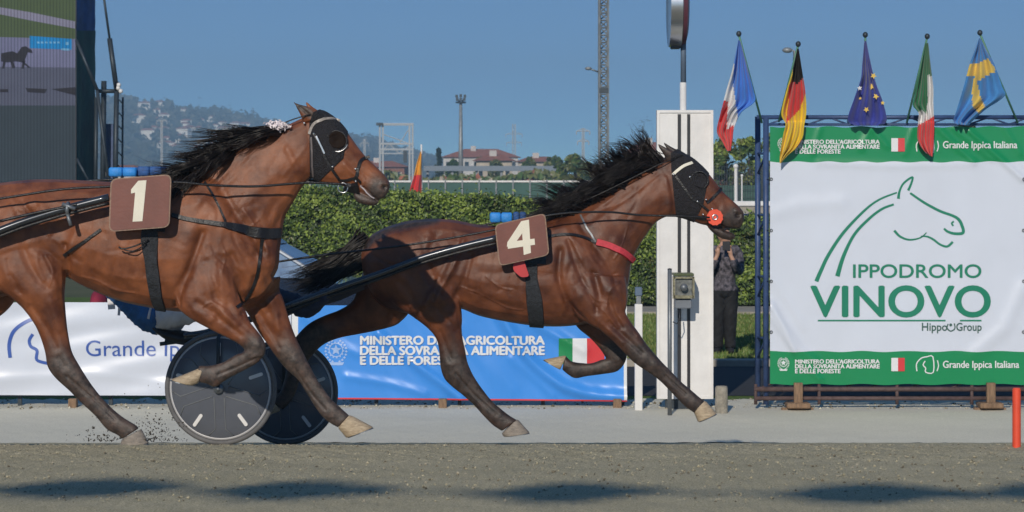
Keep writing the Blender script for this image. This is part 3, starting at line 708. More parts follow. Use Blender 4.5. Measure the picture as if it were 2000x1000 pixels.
def rand_muscle(seed, regions):
    """faint irregular bulges and creases along the run of the muscles: (x0,y0,x1,y1,angle,count)"""
    r = random.Random(seed); out = []
    for x0, y0, x1, y1, ang, n, amp in regions:
        for _ in range(n):
            x = r.uniform(x0, x1); y = r.uniform(y0, y1); a = math.radians(ang + r.gauss(0, 14)); L = r.uniform(14, 38); cu = r.uniform(-6, 6)
            amp_ = amp * 1.15; out.append(([(x - math.cos(a) * L, y - math.sin(a) * L), (x + math.sin(a) * cu, y - math.cos(a) * cu), (x + math.cos(a) * L, y + math.sin(a) * L)], r.uniform(4, 10), r.choice((-1, 1, -1)) * amp_ * r.uniform(.5, 1.2), 'n'))
    return out
def make_body(lofts, strokes, Yc, points, root, coatm, black_pts, name='body'):
    mb = MB()
    for st in lofts: loft(mb, st, Yc)
    V, Fs = remesh(mb, .0072, 3, .5)
    V = sculpt(V, Fs, strokes)
    o = link_mesh(name, V, Fs, coatm, None, root)
    Q = pxy(V); a = np.zeros(len(V))
    for pl, r0, r1, side in black_pts:
        sel = np.ones(len(V), bool)
        if side == 'n': sel = V[:, 1] < Yc
        if side == 'f': sel = V[:, 1] > Yc
        d = polydist(Q, pl); v = np.clip((r1 - d) / (r1 - r0), 0, 1) * sel; a = np.maximum(a, v)
    at = o.data.attributes.new('points', 'FLOAT', 'POINT'); at.data.foreach_set('value', a.astype(np.float32))
    bvh = BVHTree.FromPolygons([Vector(v) for v in V], [tuple(int(i) for i in f) for f in Fs])
    return o, V, Fs, bvh

def hit(bvh, px, py, Y0, lift=.006):
    """first skin point met along the line of sight from the camera side"""
    o = Vector((0, 0, ZC)); d = (P(px, py, Y0) - o).normalized()
    loc, nrm, i, dist = bvh.ray_cast(o + d * (Y0 - 2.5), d, 6)
    if loc is None: return None
    return loc + nrm * lift, nrm
def strap(root, name, bvh, path, width, m, Yd, thick=.006, sub=5, lift=.004, label=None, closed=False):
    """band that follows the skin; where it leaves the skin it spans at depth Yd"""
    A = catmull(path, sub); pts = []
    for x, y in A:
        h = hit(bvh, x, y, Yd, lift)
        if h is None or abs(h[0].y - Yd) > .45: pts.append((None, (x, y)))
        else: pts.append((h, (x, y)))
    last = None; Ys = []
    for h, xy in pts: Ys.append(h[0].y if h else np.nan)
    Ys = np.array(Ys, float); ok = ~np.isnan(Ys)
    Ys = np.interp(np.arange(len(Ys)), np.arange(len(Ys))[ok], Ys[ok]) if ok.any() else np.full(len(Ys), Yd)
    C = [P(xy[0], xy[1], Ys[i]) for i, (h, xy) in enumerate(pts)]
    Nn = [h[1] if h else Vector((0, -1, 0)) for h, xy in pts]
    mb = MB(); vs = []; k = len(C)
    W = np.interp(np.linspace(0, 1, k), np.linspace(0, 1, len(width)), width) if isinstance(width, (list, tuple)) else [width] * k
    for i in range(k):
        t = (C[min(i + 1, k - 1)] - C[max(i - 1, 0)]).normalized(); s = t.cross(Nn[i])
        if s.length < .1: s = t.cross(Vector((0, -1, 0)))
        s.normalize(); nn = Nn[i]; hw = W[i] / F * Yd / 2
        c = C[i] + nn * .001
        vs += [c + s * hw - nn * .004, c + s * hw * .92 + nn * thick, c - s * hw * .92 + nn * thick, c - s * hw - nn * .004]
    fs = []
    for i in range(k - 1):
        for q in range(4): j = (q + 1) % 4; fs.append((i * 4 + q, i * 4 + j, i * 4 + 4 + j, i * 4 + 4 + q))
    fs += [(3, 2, 1, 0), tuple(range(4 * k - 4, 4 * k))]
    mb.add(vs, fs); o = mb.build(name, m, root, True); smoothnorm(o, 50)
    if label: o['label'] = label
    return o
def hoodpiece(root, name, V, Fs, poly, m, lift=.006, extra=None):
    if extra is None and name == 'eye_cup':
        ym = float(V[:, 1].mean())
        for s_ in (-1, 1): o = hoodpiece(root, name, V, Fs[((V[Fs].mean(1)[:, 1] - ym) * s_ > .02)], poly, m, lift, 1)
        return o
    """cloth cut to a convex outline and laid over both cheeks"""
    Q = pxy(V); c = Q.mean(0)
    pc = np.array(poly, float); bb = (Q[:, 0] > pc[:, 0].min() - 12) & (Q[:, 0] < pc[:, 0].max() + 12) & (Q[:, 1] > pc[:, 1].min() - 12) & (Q[:, 1] < pc[:, 1].max() + 12)
    fsel = Fs[bb[Fs].all(1)]; idx = np.unique(fsel); mp = {int(i): k for k, i in enumerate(idx)}
    N = vnormals(V, Fs); VV = V[idx] + N[idx] * lift
    me = bpy.data.meshes.new('t'); me.from_pydata(VV.tolist(), [], [tuple(mp[int(i)] for i in f) for f in fsel])
    bm = bmesh.new(); bm.from_mesh(me); Yd = float(VV[:, 1].mean()); cen = P(*pc.mean(0), Yd)
    n = len(pc)
    for i in range(n):
        a = P(pc[i][0], pc[i][1], Yd); b = P(pc[(i + 1) % n][0], pc[(i + 1) % n][1], Yd); no = (b - a).cross(a - Vector((0, 0, ZC))).normalized()
        if (cen - a).dot(no) > 0: no = -no
        bmesh.ops.bisect_plane(bm, geom=bm.verts[:] + bm.edges[:] + bm.faces[:], plane_co=a, plane_no=no, clear_outer=True)
    bm.verts.index_update(); V2, F2 = shell([v.co[:] for v in bm.verts], [[v.index for v in f.verts] for f in bm.faces], .004)
    bm.free(); bpy.data.meshes.remove(me)
    return link_mesh(name, V2, F2, m, None, root)
def hoof(root, Yc, cor, gnd, dy, m='hoof', hd=(.036, .052)):
    """cor: coronet line (front, back) gnd: sole line (toe, heel) in picture units"""
    mb = MB(); (a, b), (c, d) = cor, gnd
    L = lambda p, q, t: (p[0] + (q[0] - p[0]) * t, p[1] + (q[1] - p[1]) * t)
    rows = []
    for t, k in ((0, .9), (.12, 1.02), (.5, 1.0), (.93, 1.0), (1, .97)):
        p, q = L(a, c, t), L(b, d, t); mid = L(p, q, .5); p = L(mid, p, k); q = L(mid, q, k)
        rows.append((p[0], p[1], q[0], q[1], (hd[0] + (hd[1] - hd[0]) * t) * k, dy))
    loft(mb, rows, Yc, sub=2, n=16, sq=2.1)
    o = mb.build('hoof', m, root, True); smoothnorm(o, 45)
    sh = MB(); t1 = 1.07; p, q = L(a, c, 1), L(b, d, 1); p2, q2 = L(a, c, t1), L(b, d, t1); md = L(p, q, .5); md2 = L(p2, q2, .5)
    loft(sh, [(*L(md, p, .93), *L(md, q, .9), hd[1] * .92, dy), (*L(md2, p2, .93), *L(md2, q2, .9), hd[1] * .92, dy)], Yc, sub=1, n=16, sq=2.1); sh.build('horseshoe', 'dull_metal', o); return o
def locks(root, name, nclump, per, rf, cf, r0, seed, spread=5.0, m='mane'):
    """hair in wavy locks: every lock follows one guide curve"""
    r = np.random.RandomState(seed); mb = MB()
    for c in range(nclump):
        t = (c + r.uniform(0, 1)) / nclump; x, y, Y = rf(t, r); pts = cf(t, r, x, y); G_ = catmull([(x, y, Y)] + pts, 5); k = len(G_)
        ph = r.uniform(0, 6.28); wa = r.uniform(2, 5.5); fr = r.uniform(.6, 1.4); W = np.linspace(0, 1, k)
        T = np.gradient(G_[:, :2], axis=0); T /= np.linalg.norm(T, axis=1, keepdims=True) + 1e-9; Nn = np.stack([-T[:, 1], T[:, 0]], 1)
        G2 = G_.copy(); G2[:, :2] += Nn * (np.sin(W * fr * 6.28 + ph) * wa * W)[:, None]
        for i in range(per):
            o = r.normal(0, 1) * spread; oy = r.normal(0, .012); fr2 = r.uniform(.55, 1.0); tip = r.normal(0, 1) * spread * .5
            off = o * (1 - .55 * np.sin(W * 3.14)) + tip * W ** 2 + np.sin(W * 7 + i) * .6
            A = G2.copy(); A[:, :2] += Nn * off[:, None]; A[:, 2] += oy
            kk = max(4, int(k * fr2)); P3 = [P(a[0], a[1], a[2]) for a in A[:kk]]; rr = r0 * r.uniform(.6, 1.25)
            mb.tube(P3, [rr * (1 - (q / (kk - 1)) ** 1.7) + .0003 for q in range(kk)], 3, cap=False)
    return mb.build(name, m, root, True)
def hair(root, name, specs, seed, m='mane'):
    """specs: list of (n, rootfn(t,r)->(px,py,Y), ctrl: fn(t,r,(px,py)) -> list of offsets, r0, segs)"""
    r = np.random.RandomState(seed); mb = MB()
    for n, rf, cf, r0 in specs:
        for i in range(n):
            t = r.uniform(0, 1); x, y, Y = rf(t, r); pts = cf(t, r, x, y)
            A = catmull([(x, y, Y)] + pts, 4); k = len(A)
            P3 = [P(a[0], a[1], a[2]) for a in A]; rr = r0 * r.uniform(.6, 1.3)
            mb.tube(P3, [rr * (1 - (q / (k - 1)) ** 1.6) + .0004 for q in range(k)], 4, cap=False, flat=.8)
    return mb.build(name, m, root, True)

def eye_set(root, bvh, px, py, Yd, r=.02):
    h = hit(bvh, px, py, Yd, 0)
    c = h[0] - h[1] * r * .55
    mb = MB().ball(c, r, (1.1, .8, .9), 14); return mb.build('eye', 'eye', root, True), h
def ring(root, name, bvh, px, py, Yd, rr, r, m, arc=(0, 2 * math.pi), closed=True, lift=.01):
    h = hit(bvh, px, py, Yd, lift); c = h[0] if h else P(px, py, Yd)
    mb = MB().torus(c, rr / F * Yd, r, (1, 0, 0), (0, 0, 1), 28, 8, arc, closed); return mb.build(name, m, root, True), c

# ======================= HORSE ONE (number 1) =======================
Y1 = 15.0
h1 = empty('horse', (PX(240, Y1), Y1, gz(Y1)), 'bay trotting horse wearing number 1, nearer the camera at left', 'horse', 'harness racing horses')
torso1 = [(-104, 440, -98, 500, .12), (-90, 395, -76, 565, .2), (-50, 364, -40, 585, .26), (0, 357, 5, 580, .275), (55, 351, 58, 562, .27),
          (105, 350, 118, 540, .25), (160, 352, 168, 562, .262), (220, 355, 226, 586, .28), (280, 352, 286, 600, .285), (330, 347, 338, 608, .272),
          (372, 338, 392, 610, .25), (402, 330, 450, 602, .225), (425, 330, 508, 585, .19), (445, 345, 536, 552, .13)]
neck1 = [(320, 352, 470, 585, .2), (350, 344, 535, 540, .18), (385, 326, 548, 478, .15), (425, 303, 556, 428, .125), (470, 280, 573, 396, .105), (515, 262, 588, 370, .095),
         (552, 248, 602, 352, .09), (586, 232, 614, 345, .082), (606, 222, 626, 340, .06)]
head1 = [(586, 236, 604, 330, .055), (600, 225, 612, 349, .07), (624, 215, 630, 358, .085), (648, 226, 645, 361, .092), (668, 244, 658, 362, .09), (688, 271, 671, 364, .078), (707, 297, 685, 368, .064),
         (727, 318, 700, 374, .054), (744, 334, 714, 383, .052), (756, 347, 727, 388, .05), (762, 360, 741, 389, .042), (759, 374, 750, 387, .028)]
lip1 = [(694, 372, 690, 384, .028), (706, 376, 700, 396, .036), (722, 384, 714, 400, .036), (736, 389, 728, 402, .028), (741, 393, 736, 400, .014)]
near_fore1 = [(330, 520, 455, 500, .11, -.12), (338, 570, 462, 560, .10, -.16), (346, 600, 472, 592, .078, -.18), (372, 622, 482, 612, .066, -.19), (404, 640, 488, 628, .056, -.19), (436, 656, 499, 642, .05, -.19),
              (466, 672, 510, 656, .047, -.19), (484, 690, 519, 674, .046, -.19), (482, 700, 517, 694, .044, -.19)]
near_fore1b = [(505, 662, 480, 676, .042, -.19), (517, 686, 474, 688, .043, -.19), (506, 706, 462, 692, .034, -.19), (484, 720, 448, 700, .029, -.19), (458, 733, 434, 708, .028, -.19), (436, 746, 420, 712, .034, -.19), (420, 756, 405, 714, .037, -.19),
               (404, 750, 398, 714, .032, -.19), (388, 746, 388, 714, .03, -.19)]
far_fore1 = [(440, 560, 548, 540, .1, .10), (462, 592, 546, 566, .085, .13), (482, 610, 552, 580, .066, .15), (494, 630, 560, 606, .058, .16), (507, 652, 568, 632, .052, .16), (522, 672, 577, 656, .05, .16),
             (540, 698, 590, 684, .05, .16), (560, 722, 603, 710, .044, .16), (582, 742, 617, 736, .031, .16), (600, 770, 634, 762, .030, .16), (616, 796, 648, 780, .031, .16), (630, 814, 662, 793, .037, .16), (644, 826, 672, 802, .034, .16), (660, 835, 682, 811, .036, .16)]
near_hind1 = [(-95, 470, 95, 430, .13, -.12), (-70, 520, 124, 490, .14, -.13), (-30, 556, 128, 540, .13, -.14), (16, 578, 126, 572, .11, -.15), (44, 602, 128, 604, .085, -.15), (64, 628, 131, 636, .068, -.15), (78, 656, 135, 662, .055, -.15), (88, 688, 141, 688, .05, -.15),
              (93, 716, 154, 712, .052, -.15), (108, 738, 170, 738, .048, -.15), (134, 762, 184, 758, .036, -.15), (160, 788, 202, 780, .033, -.15), (186, 812, 222, 800, .033, -.15), (208, 838, 242, 816, .038, -.15), (230, 850, 262, 828, .036, -.15), (238, 858, 272, 836, .037, -.15)]
far_hind1 = [(-100, 470, 40, 500, .12, .12), (-130, 540, 40, 560, .11, .13), (-150, 600, 20, 600, .09, .14), (-165, 636, -20, 628, .07, .14), (-185, 668, -90, 640, .055, .14), (-215, 690, -150, 655, .05, .14), (-235, 700, -190, 680, .048, .14), (-240, 730, -205, 716, .035, .14), (-252, 770, -222, 766, .032, .14), (-262, 796, -226, 796, .036, .14), (-290, 812, -258, 826, .034, .14)]
ear1n = [(592, 240, 632, 230, .024, -.05), (588, 228, 622, 220, .028, -.055), (580, 212, 607, 210, .020, -.06), (572, 198, 579, 202, .008, -.06), (569, 194, 571, 195, .003, -.06)]
ear1f = [(604, 232, 634, 224, .02, .05), (600, 216, 622, 216, .02, .05), (598, 205, 611, 209, .014, .05), (596, 198, 601, 200, .005, .05)]
st1 = [
    ([(395, 455), (372, 520), (350, 570), (345, 600)], 9, -.020, 'n'), ([(392, 395), (440, 450), (480, 520)], 24, .014, 'b'), ([(430, 370), (478, 440), (520, 505)], 9, -.011, 'b'),
    ([(520, 520)], 26, .022, 'b'), ([(420, 540)], 30, .022, 'n'), ([(452, 500), (470, 545), (468, 585)], 9, -.014, 'n'), ([(500, 545), (490, 580)], 9, -.016, 'b'), ([(476, 612), (520, 585), (548, 566)], 7, -.014, 'n'),
    ([(592, 366), (560, 415), (520, 465), (500, 500)], 9, -.009, 'b'), ([(545, 325), (500, 370), (450, 420)], 22, .009, 'b'), ([(560, 290), (575, 320), (590, 350)], 8, .008, 'b'), ([(470, 330), (430, 370), (400, 400)], 14, -.007, 'b'),
    ([(505, 455), (530, 500)], 12, .008, 'b'), ([(380, 440), (360, 480)], 16, .008, 'b'),
    ([(60, 420), (45, 470), (60, 520), (92, 560)], 10, -.010, 'b'), ([(118, 445)], 26, -.022, 'b'), ([(62, 398)], 16, .016, 'b'), ([(108, 556)], 20, .014, 'b'), ([(20, 420), (0, 470), (20, 540)], 18, .010, 'b'),
    ([(126, 480), (132, 520), (134, 560)], 7, -.02, 'n'), ([(150, 450), (135, 490)], 9, .010, 'b'), ([(160, 480), (140, 510)], 7, -.006, 'b'),
    ([(235, 595), (200, 580), (165, 562)], 8, -.006, 'b'), ([(140, 500), (200, 545), (270, 575)], 9, -.006, 'b'),
    ([(60, 600), (90, 640), (110, 680)], 7, -.008, 'n'), ([(100, 590), (118, 640)], 10, .008, 'n'), ([(116, 700), (126, 715)], 8, -.006, 'n'), ([(130, 735), (165, 765), (200, 795), (225, 820)], 3.2, -.005, 'n'),
    ([(385, 590), (430, 622), (470, 655)], 6, -.007, 'n'), ([(420, 596), (460, 632)], 8, .009, 'n'), ([(380, 606), (410, 628)], 7, .006, 'n'), ([(500, 600), (525, 645), (545, 680)], 6, -.007, 'n'), ([(528, 590), (545, 640)], 8, .008, 'n'),
    ([(500, 700), (460, 718), (425, 732)], 3, -.005, 'n'), ([(575, 720), (605, 765), (635, 800)], 3.2, -.005, 'n'), ([(505, 672)], 9, .006, 'n'), ([(575, 705)], 10, .005, 'n'),
    ([(710, 366), (722, 378), (737, 392)], 2.6, -.012, 'b'), ([(751, 366)], 5, -.016, 'b'), ([(746, 358), (757, 360)], 3, .006, 'b'), ([(668, 300), (700, 330), (725, 350)], 7, -.005, 'b'),
    ([(675, 322), (700, 352)], 6, .006, 'b'), ([(657, 275)], 10, -.012, 'b'), ([(645, 262), (658, 258), (672, 268)], 4, .008, 'b'), ([(690, 345), (705, 365)], 4, -.006, 'b'), ([(606, 228), (592, 214), (580, 203)], 3.5, -.010, 'n')]
for k in range(7):
    x = 172 + k * 21; st1.append(([(x + 8, 420), (x - 2, 480), (x - 16, 540)], 5, -.0022, 'b'))
# surface veins
for pl in ([(160, 540), (190, 548), (225, 566), (262, 572)], [(200, 556), (214, 575)], [(430, 470), (440, 500), (434, 530)], [(470, 470), (500, 490), (510, 520)], [(395, 600), (415, 590), (440, 605)], [(90, 500), (104, 530), (96, 560)],
           [(505, 430), (480, 450), (450, 452)], [(700, 335), (712, 350), (708, 362)]):
    st1.append((pl, 2.2, .0040, 'n'))
st1 += rand_muscle(3, [(390, 380, 530, 600, 68, 26, .0042), (400, 300, 580, 430, 128, 16, .003), (150, 400, 330, 590, 12, 16, .0022), (10, 380, 120, 660, 58, 22, .004), (380, 590, 470, 660, 38, 8, .003), (500, 590, 550, 680, 70, 8, .003), (690, 310, 745, 370, 45, 8, .0018)])
blk1 = [([(500, 684), (470, 708), (425, 732), (396, 732)], 16, 46, 'n'), ([(566, 706), (590, 740), (650, 808), (690, 815)], 20, 66, 'f'), ([(122, 728), (150, 752), (215, 812), (268, 846)], 26, 78, 'n'),
        ([(745, 376)], 20, 46, ''), ([(606, 222), (590, 212), (570, 195)], 4, 11, ''), ([(630, 216), (668, 228)], 5, 12, ''), ([(-210, 680), (-230, 790)], 40, 60, 'f'), ([(700, 388), (736, 400)], 9, 16, '')]
b1, V1, F1, bvh1 = make_body([torso1, neck1, head1, lip1, near_fore1, near_fore1b, far_fore1, near_hind1, far_hind1, ear1n, ear1f], st1, Y1, None, h1, 'coat_one', blk1)
hoof(h1, Y1, ((398, 716), (388, 748)), ((334, 741), (376, 753)), -.19)
hoof(h1, Y1, ((683, 810), (660, 835)), ((729, 834), (676, 855)), .16)
hoof(h1, Y1, ((276, 838), (238, 858)), ((291, 865), (234, 873)), -.15, 'hoofgrey')
hoof(h1, Y1, ((-262, 830), (-290, 808)), ((-280, 862), (-312, 842)), .14)
eye_set(h1, bvh1, 660, 273, Y1)
M['nostril'] = mat('dark_nostril', (.006, .004, .004), .7)
def nostril(root, bvh, px, py, Yd):
    h = hit(bvh, px, py, Yd, -.004); MB().ball(h[0], .017, (1.1, .35, .62), 12).build('nostril', 'nostril', root, True)
nostril(h1, bvh1, 749, 364, Y1)

def m1_root(t, r):
    x = np.interp(t, [0, .25, .55, .8, 1], [352, 398, 450, 505, 566]); y = np.interp(t, [0, .25, .55, .8, 1], [346, 322, 290, 264, 248]); return x, y + r.uniform(-2, 8), Y1 + r.uniform(-.06, .03)
def m1_flow(t, r, x, y):
    L = r.uniform(60, 165) * np.interp(t, [0, .3, 1], [.55, .8, 1.15]); drop = r.uniform(-.1, .62) ; a = r.uniform(-6, 6)
    dy0 = r.uniform(-8, 4)
    return [(x - L * .3, y + dy0 * .5 + L * .10 * drop, Y1 - r.uniform(.05, .15)), (x - L * .65, y + dy0 + L * .42 * drop + a, Y1 - r.uniform(.08, .2)), (x - L, y + dy0 + L * .62 * drop + a * r.uniform(-1, 2.4), Y1 - r.uniform(.05, .22))]
def m1_low(t, r, x, y):
    L = r.uniform(50, 120); return [(x - L * .35, y + L * .25, Y1 - .15), (x - L * .6, y + L * .5, Y1 - .2), (x - L * .75 + r.uniform(-10, 10), y + L * .72, Y1 - r.uniform(.2, .27))]
def m1_wisp(t, r, x, y): return [(x - 34, y + r.uniform(-10, 4), Y1 - .1), (x - 70, y - 2 + r.uniform(-14, 12), Y1 - .08), (x - 100 - r.uniform(0, 30), y - 14 + r.uniform(-16, 18), Y1 - .05)]
locks(h1, 'mane', 70, 20, m1_root, m1_flow, .0036, 5, 6.5)
locks(h1, 'neck_hair', 26, 16, lambda t, r: m1_root(t * .65, r), m1_low, .0034, 15, 5)
locks(h1, 'mane_wisps', 12, 5, lambda t, r: m1_root(t * .5, r), m1_wisp, .0022, 16, 3)
def t1_root(t, r): return -104 + r.uniform(-4, 10), 432 + r.uniform(-12, 20), Y1 + r.uniform(-.05, .05)
locks(h1, 'tail', 24, 12, t1_root, lambda t, r, x, y: [(x - 40, y + 25 + r.uniform(-10, 10), Y1 + r.uniform(-.07, .07)), (x - 85, y + 90 + r.uniform(-25, 25), Y1 + r.uniform(-.1, .1)), (x - 120, y + 190 + r.uniform(-40, 40), Y1 + r.uniform(-.12, .12))], .004, 6, 6)
# hood, bridle
hoodpiece(h1, 'hood', V1, F1, [(604, 240), (612, 219), (636, 208), (668, 225), (701, 280), (680, 300), (668, 322), (661, 360), (640, 372), (606, 366)], 'hood')
br = hoodpiece(h1, 'eye_cup', V1, F1, [(643, 264), (652, 256), (666, 257), (676, 268), (675, 282), (664, 290), (650, 288), (643, 278)], mat('brown_eye_lining', (.016, .009, .006), .8, spec=.15), .014)
ring(h1, 'eye_cup_rim', bvh1, 656, 277, Y1, 20, .0055, 'leather', lift=.016)
ring(h1, 'eye_cup_edge', bvh1, 660, 277, Y1, 21, .0032, 'steel', arc=(-2.3, -.35), closed=False, lift=.022)
strap(h1, 'brow_strap', bvh1, [(604, 262), (612, 244), (628, 234), (648, 232), (664, 236)], 6, mat('pale_browband', (.34, .30, .27), .4, var=.3, nscale=70), Y1, label='pale patterned browband')
strap(h1, 'cheek_strap', bvh1, [(614, 262), (627, 285), (638, 312), (650, 333), (662, 350)], 5, 'leather', Y1, lift=.010)
strap(h1, 'cheek_strap', bvh1, [(618, 266), (630, 291), (634, 300)], 3.2, 'steel', Y1, lift=.016)
strap(h1, 'throat_strap', bvh1, [(608, 268), (609, 290), (609, 318), (612, 345)], 4, mat('worn_leather', (.12, .10, .10), .5), Y1, lift=.010)
strap(h1, 'nose_strap', bvh1, [(722, 306), (706, 312), (700, 326), (696, 344), (690, 352)], 6, 'leather', Y1)
strap(h1, 'bit_strap', bvh1, [(661, 352), (676, 352), (694, 348), (704, 356)], 4, 'leather', Y1)
strap(h1, 'bit_burr', bvh1, [(674, 362), (688, 366), (700, 366)], 22, 'leather', Y1, thick=.02)
strap(h1, 'mouth_line', bvh1, [(704, 362), (716, 376), (730, 388)], 2.5, mat('pale_bit_cord', (.45, .4, .42), .5), Y1)
for bx_, by_ in ((614, 262), (650, 325), (596, 238), (694, 330), (697, 352)):
    h = hit(bvh1, bx_, by_, Y1, .014)
    if h: MB().ball(h[0], .008, n=8).build('buckle', 'steel', h1, True)
_, bc = ring(h1, 'bit_ring', bvh1, 671, 360, Y1, 9.5, .004, 'steel', lift=.03)
# reins, breast collar, girth, pads, number board
def rope(root, name, pts, r, m, Yd, flat=1.0):
    A = catmull([(p[0], p[1], p[2] if len(p) > 2 else Yd) for p in pts], 5); o = MB().tube([P(*a) for a in A], r, 6, flat=flat).build(name, m, root, True); return o
rope(h1, 'rein', [(672, 360, Y1 - .13), (600, 357, Y1 - .17), (500, 364, Y1 - .24), (420, 362, Y1 - .3), (335, 356, Y1 - .35), (225, 364, Y1 - .35), (120, 370, Y1 - .34), (0, 388, Y1 - .34), (-160, 410, Y1 - .3), (-330, 430, Y1 - .3)], .0075, 'leather', Y1)
rope(h1, 'rein', [(676, 356, Y1 + .13), (600, 352, Y1 + .17), (500, 356, Y1 + .24), (335, 352, Y1 + .3), (120, 358, Y1 + .34), (-330, 425, Y1 + .3)], .0075, 'leather', Y1)
rope(h1, 'check_rein', [(330, 340, Y1 - .06), (420, 296, Y1 - .12), (500, 266, Y1 - .11), (560, 238, Y1 - .10), (596, 226, Y1 - .09), (616, 222, Y1 - .06)], .004, 'leather', Y1)
strap(h1, 'breast_strap', bvh1, [(335, 420), (375, 430), (420, 436), (450, 442), (490, 452), (525, 456), (546, 455)], [8, 9, 10, 20, 22, 20], 'leather', Y1 - .2, thick=.012)
strap(h1, 'neck_strap', bvh1, [(400, 356), (415, 380), (428, 405), (440, 432)], 4, 'leather', Y1 - .2)
strap(h1, 'chest_strap', bvh1, [(512, 462), (508, 500), (500, 545), (480, 585), (462, 600)], 6, 'leather', Y1 - .2)
strap(h1, 'girth', bvh1, [(293, 440), (292, 470), (295, 510), (300, 550), (306, 585), (314, 604)], [30, 34, 26, 26, 24, 22], 'webbing', Y1 - .3, thick=.012)
strap(h1, 'saddle_pad', bvh1, [(300, 352), (300, 380), (298, 420), (294, 450)], 56, 'leather', Y1 - .3, thick=.02)
strap(h1, 'side_strap', bvh1, [(197, 448), (170, 468), (140, 488), (124, 500)], 6, 'leather', Y1 - .3)
rope(h1, 'loose_strap', [(290, 468, Y1 - .31), (265, 480, Y1 - .34), (240, 486, Y1 - .34), (232, 482, Y1 - .34)], .005, 'leather', Y1)
rope(h1, 'loose_strap', [(286, 476, Y1 - .31), (262, 490, Y1 - .34), (243, 488, Y1 - .34)], .004, 'leather', Y1)
def slab(root, name, corners, Y, thick, m, rad=10, tilt=None, n=6, lift=0.0):
    """rounded board: corners in picture units, front face at depth Y"""
    pc = []; k = len(corners)
    for i in range(k):
        a = np.array(corners[i - 1], float); b = np.array(corners[i], float); c = np.array(corners[(i + 1) % k], float)
        u = (a - b) / np.linalg.norm(a - b); v = (c - b) / np.linalg.norm(c - b); p0 = b + u * rad; p1 = b + v * rad
        for q in range(n + 1):
            t = q / n; pc.append((1 - t) ** 2 * p0 + 2 * t * (1 - t) * b + t * t * p1)
    mb = MB(); mb.prism([P(x, y, Y) for x, y in pc], (0, lift, 0), (0, thick, 0)); return mb.build(name, m, root, False)
YB = Y1 - .40
cr1 = [(216, 349), (335, 340), (331, 444), (212, 453)]
bd = slab(h1, 'number_board', cr1, YB, .022, 'plate_rim', 14)
c1 = np.array(cr1, float); ce = c1.mean(0); slab(bd, 'board_face', [tuple(ce + (p - ce) * .955) for p in c1], YB - .003, .004, 'plate', 12)
MB().prism([P(x, y, YB - .006) for x, y in [(256, 370), (270, 353), (286, 352), (278, 432), (259, 433), (264, 376), (256, 378)]][::-1], (0, 0, 0), (0, .003, 0)).build('numeral', 'cream', bd)
def pad(root, x0, y0, x1, y1, Y, m, d=.12, bulge=2):
    o = MB(); n = 2
    for i in range(n):
        a = x0 + (x1 - x0) * i / n; b = x0 + (x1 - x0) * (i + 1) / n - .6; u = (y1 - y0)
        A = P(a, y0 + u, Y); B = P(b, y0, Y); o.box(A.x, B.x, Y - d, Y + d, A.z, B.z, bev=.009)
    q = o.build('back_pad', m, root, True); smoothnorm(q, 60); return q
pad(h1, 218, 327, 272, 345, Y1 - .02, 'bright_blue'); pad(h1, 273, 325, 322, 344, Y1 + .02, 'mid_blue')
rw = np.random.RandomState(4); dw = rw.normal(0, 1, (900, 3)); dw /= np.linalg.norm(dw, axis=1, keepdims=True); cw = np.array(P(541, 246, Y1 - .08))[None] + dw * rw.uniform(.3, 1.15, (900, 1)) * [.062, .05, .028] * (1 + .25 * np.sin(dw[:, :1] * 9 + dw[:, 2:] * 7))
Vw, Fw = leaves(cw, dw, .0075, rw, 1.6); link_mesh('wool_tuft', Vw, Fw, 'fluff', None, h1, smooth=False)

# ======================= HORSE FOUR =======================
Y4 = 17.0
h4 = empty('horse', (PX(1000, Y4), Y4, gz(Y4)), 'dark bay trotting horse wearing number 4, farther from the camera and ahead', 'horse', 'harness racing horses')
torso4 = [(706, 492, 712, 545, .12), (722, 463, 732, 582, .2), (748, 446, 765, 606, .25), (792, 432, 812, 612, .27), (842, 427, 852, 602, .262), (890, 430, 896, 602, .25),
          (932, 438, 936, 617, .262), (982, 440, 986, 628, .275), (1032, 432, 1040, 636, .275), (1080, 424, 1095, 638, .26), (1108, 418, 1150, 632, .235), (1130, 412, 1192, 620, .205), (1150, 412, 1218, 600, .15), (1165, 425, 1227, 570, .11)]
neck4 = [(1085, 424, 1190, 610, .2), (1112, 418, 1224, 566, .18), (1140, 404, 1233, 520, .15), (1172, 386, 1244, 490, .12), (1206, 364, 1262, 460, .105), (1238, 344, 1280, 436, .095), (1266, 328, 1300, 424, .09), (1290, 315, 1318, 420, .075), (1300, 310, 1330, 418, .06)]
head4 = [(1282, 322, 1304, 400, .055), (1296, 308, 1316, 420, .07), (1320, 297, 1335, 426, .085), (1346, 305, 1352, 432, .092), (1370, 324, 1368, 438, .088), (1392, 348, 1383, 441, .072), (1412, 374, 1397, 442, .06),
         (1430, 391, 1411, 445, .054), (1444, 404, 1424, 447, .05), (1452, 415, 1437, 448, .042), (1454, 428, 1446, 446, .026)]
lip4 = [(1386, 432, 1382, 444, .03), (1400, 442, 1394, 456, .034), (1416, 450, 1408, 465, .034), (1430, 455, 1424, 469, .026), (1437, 460, 1433, 468, .012)]
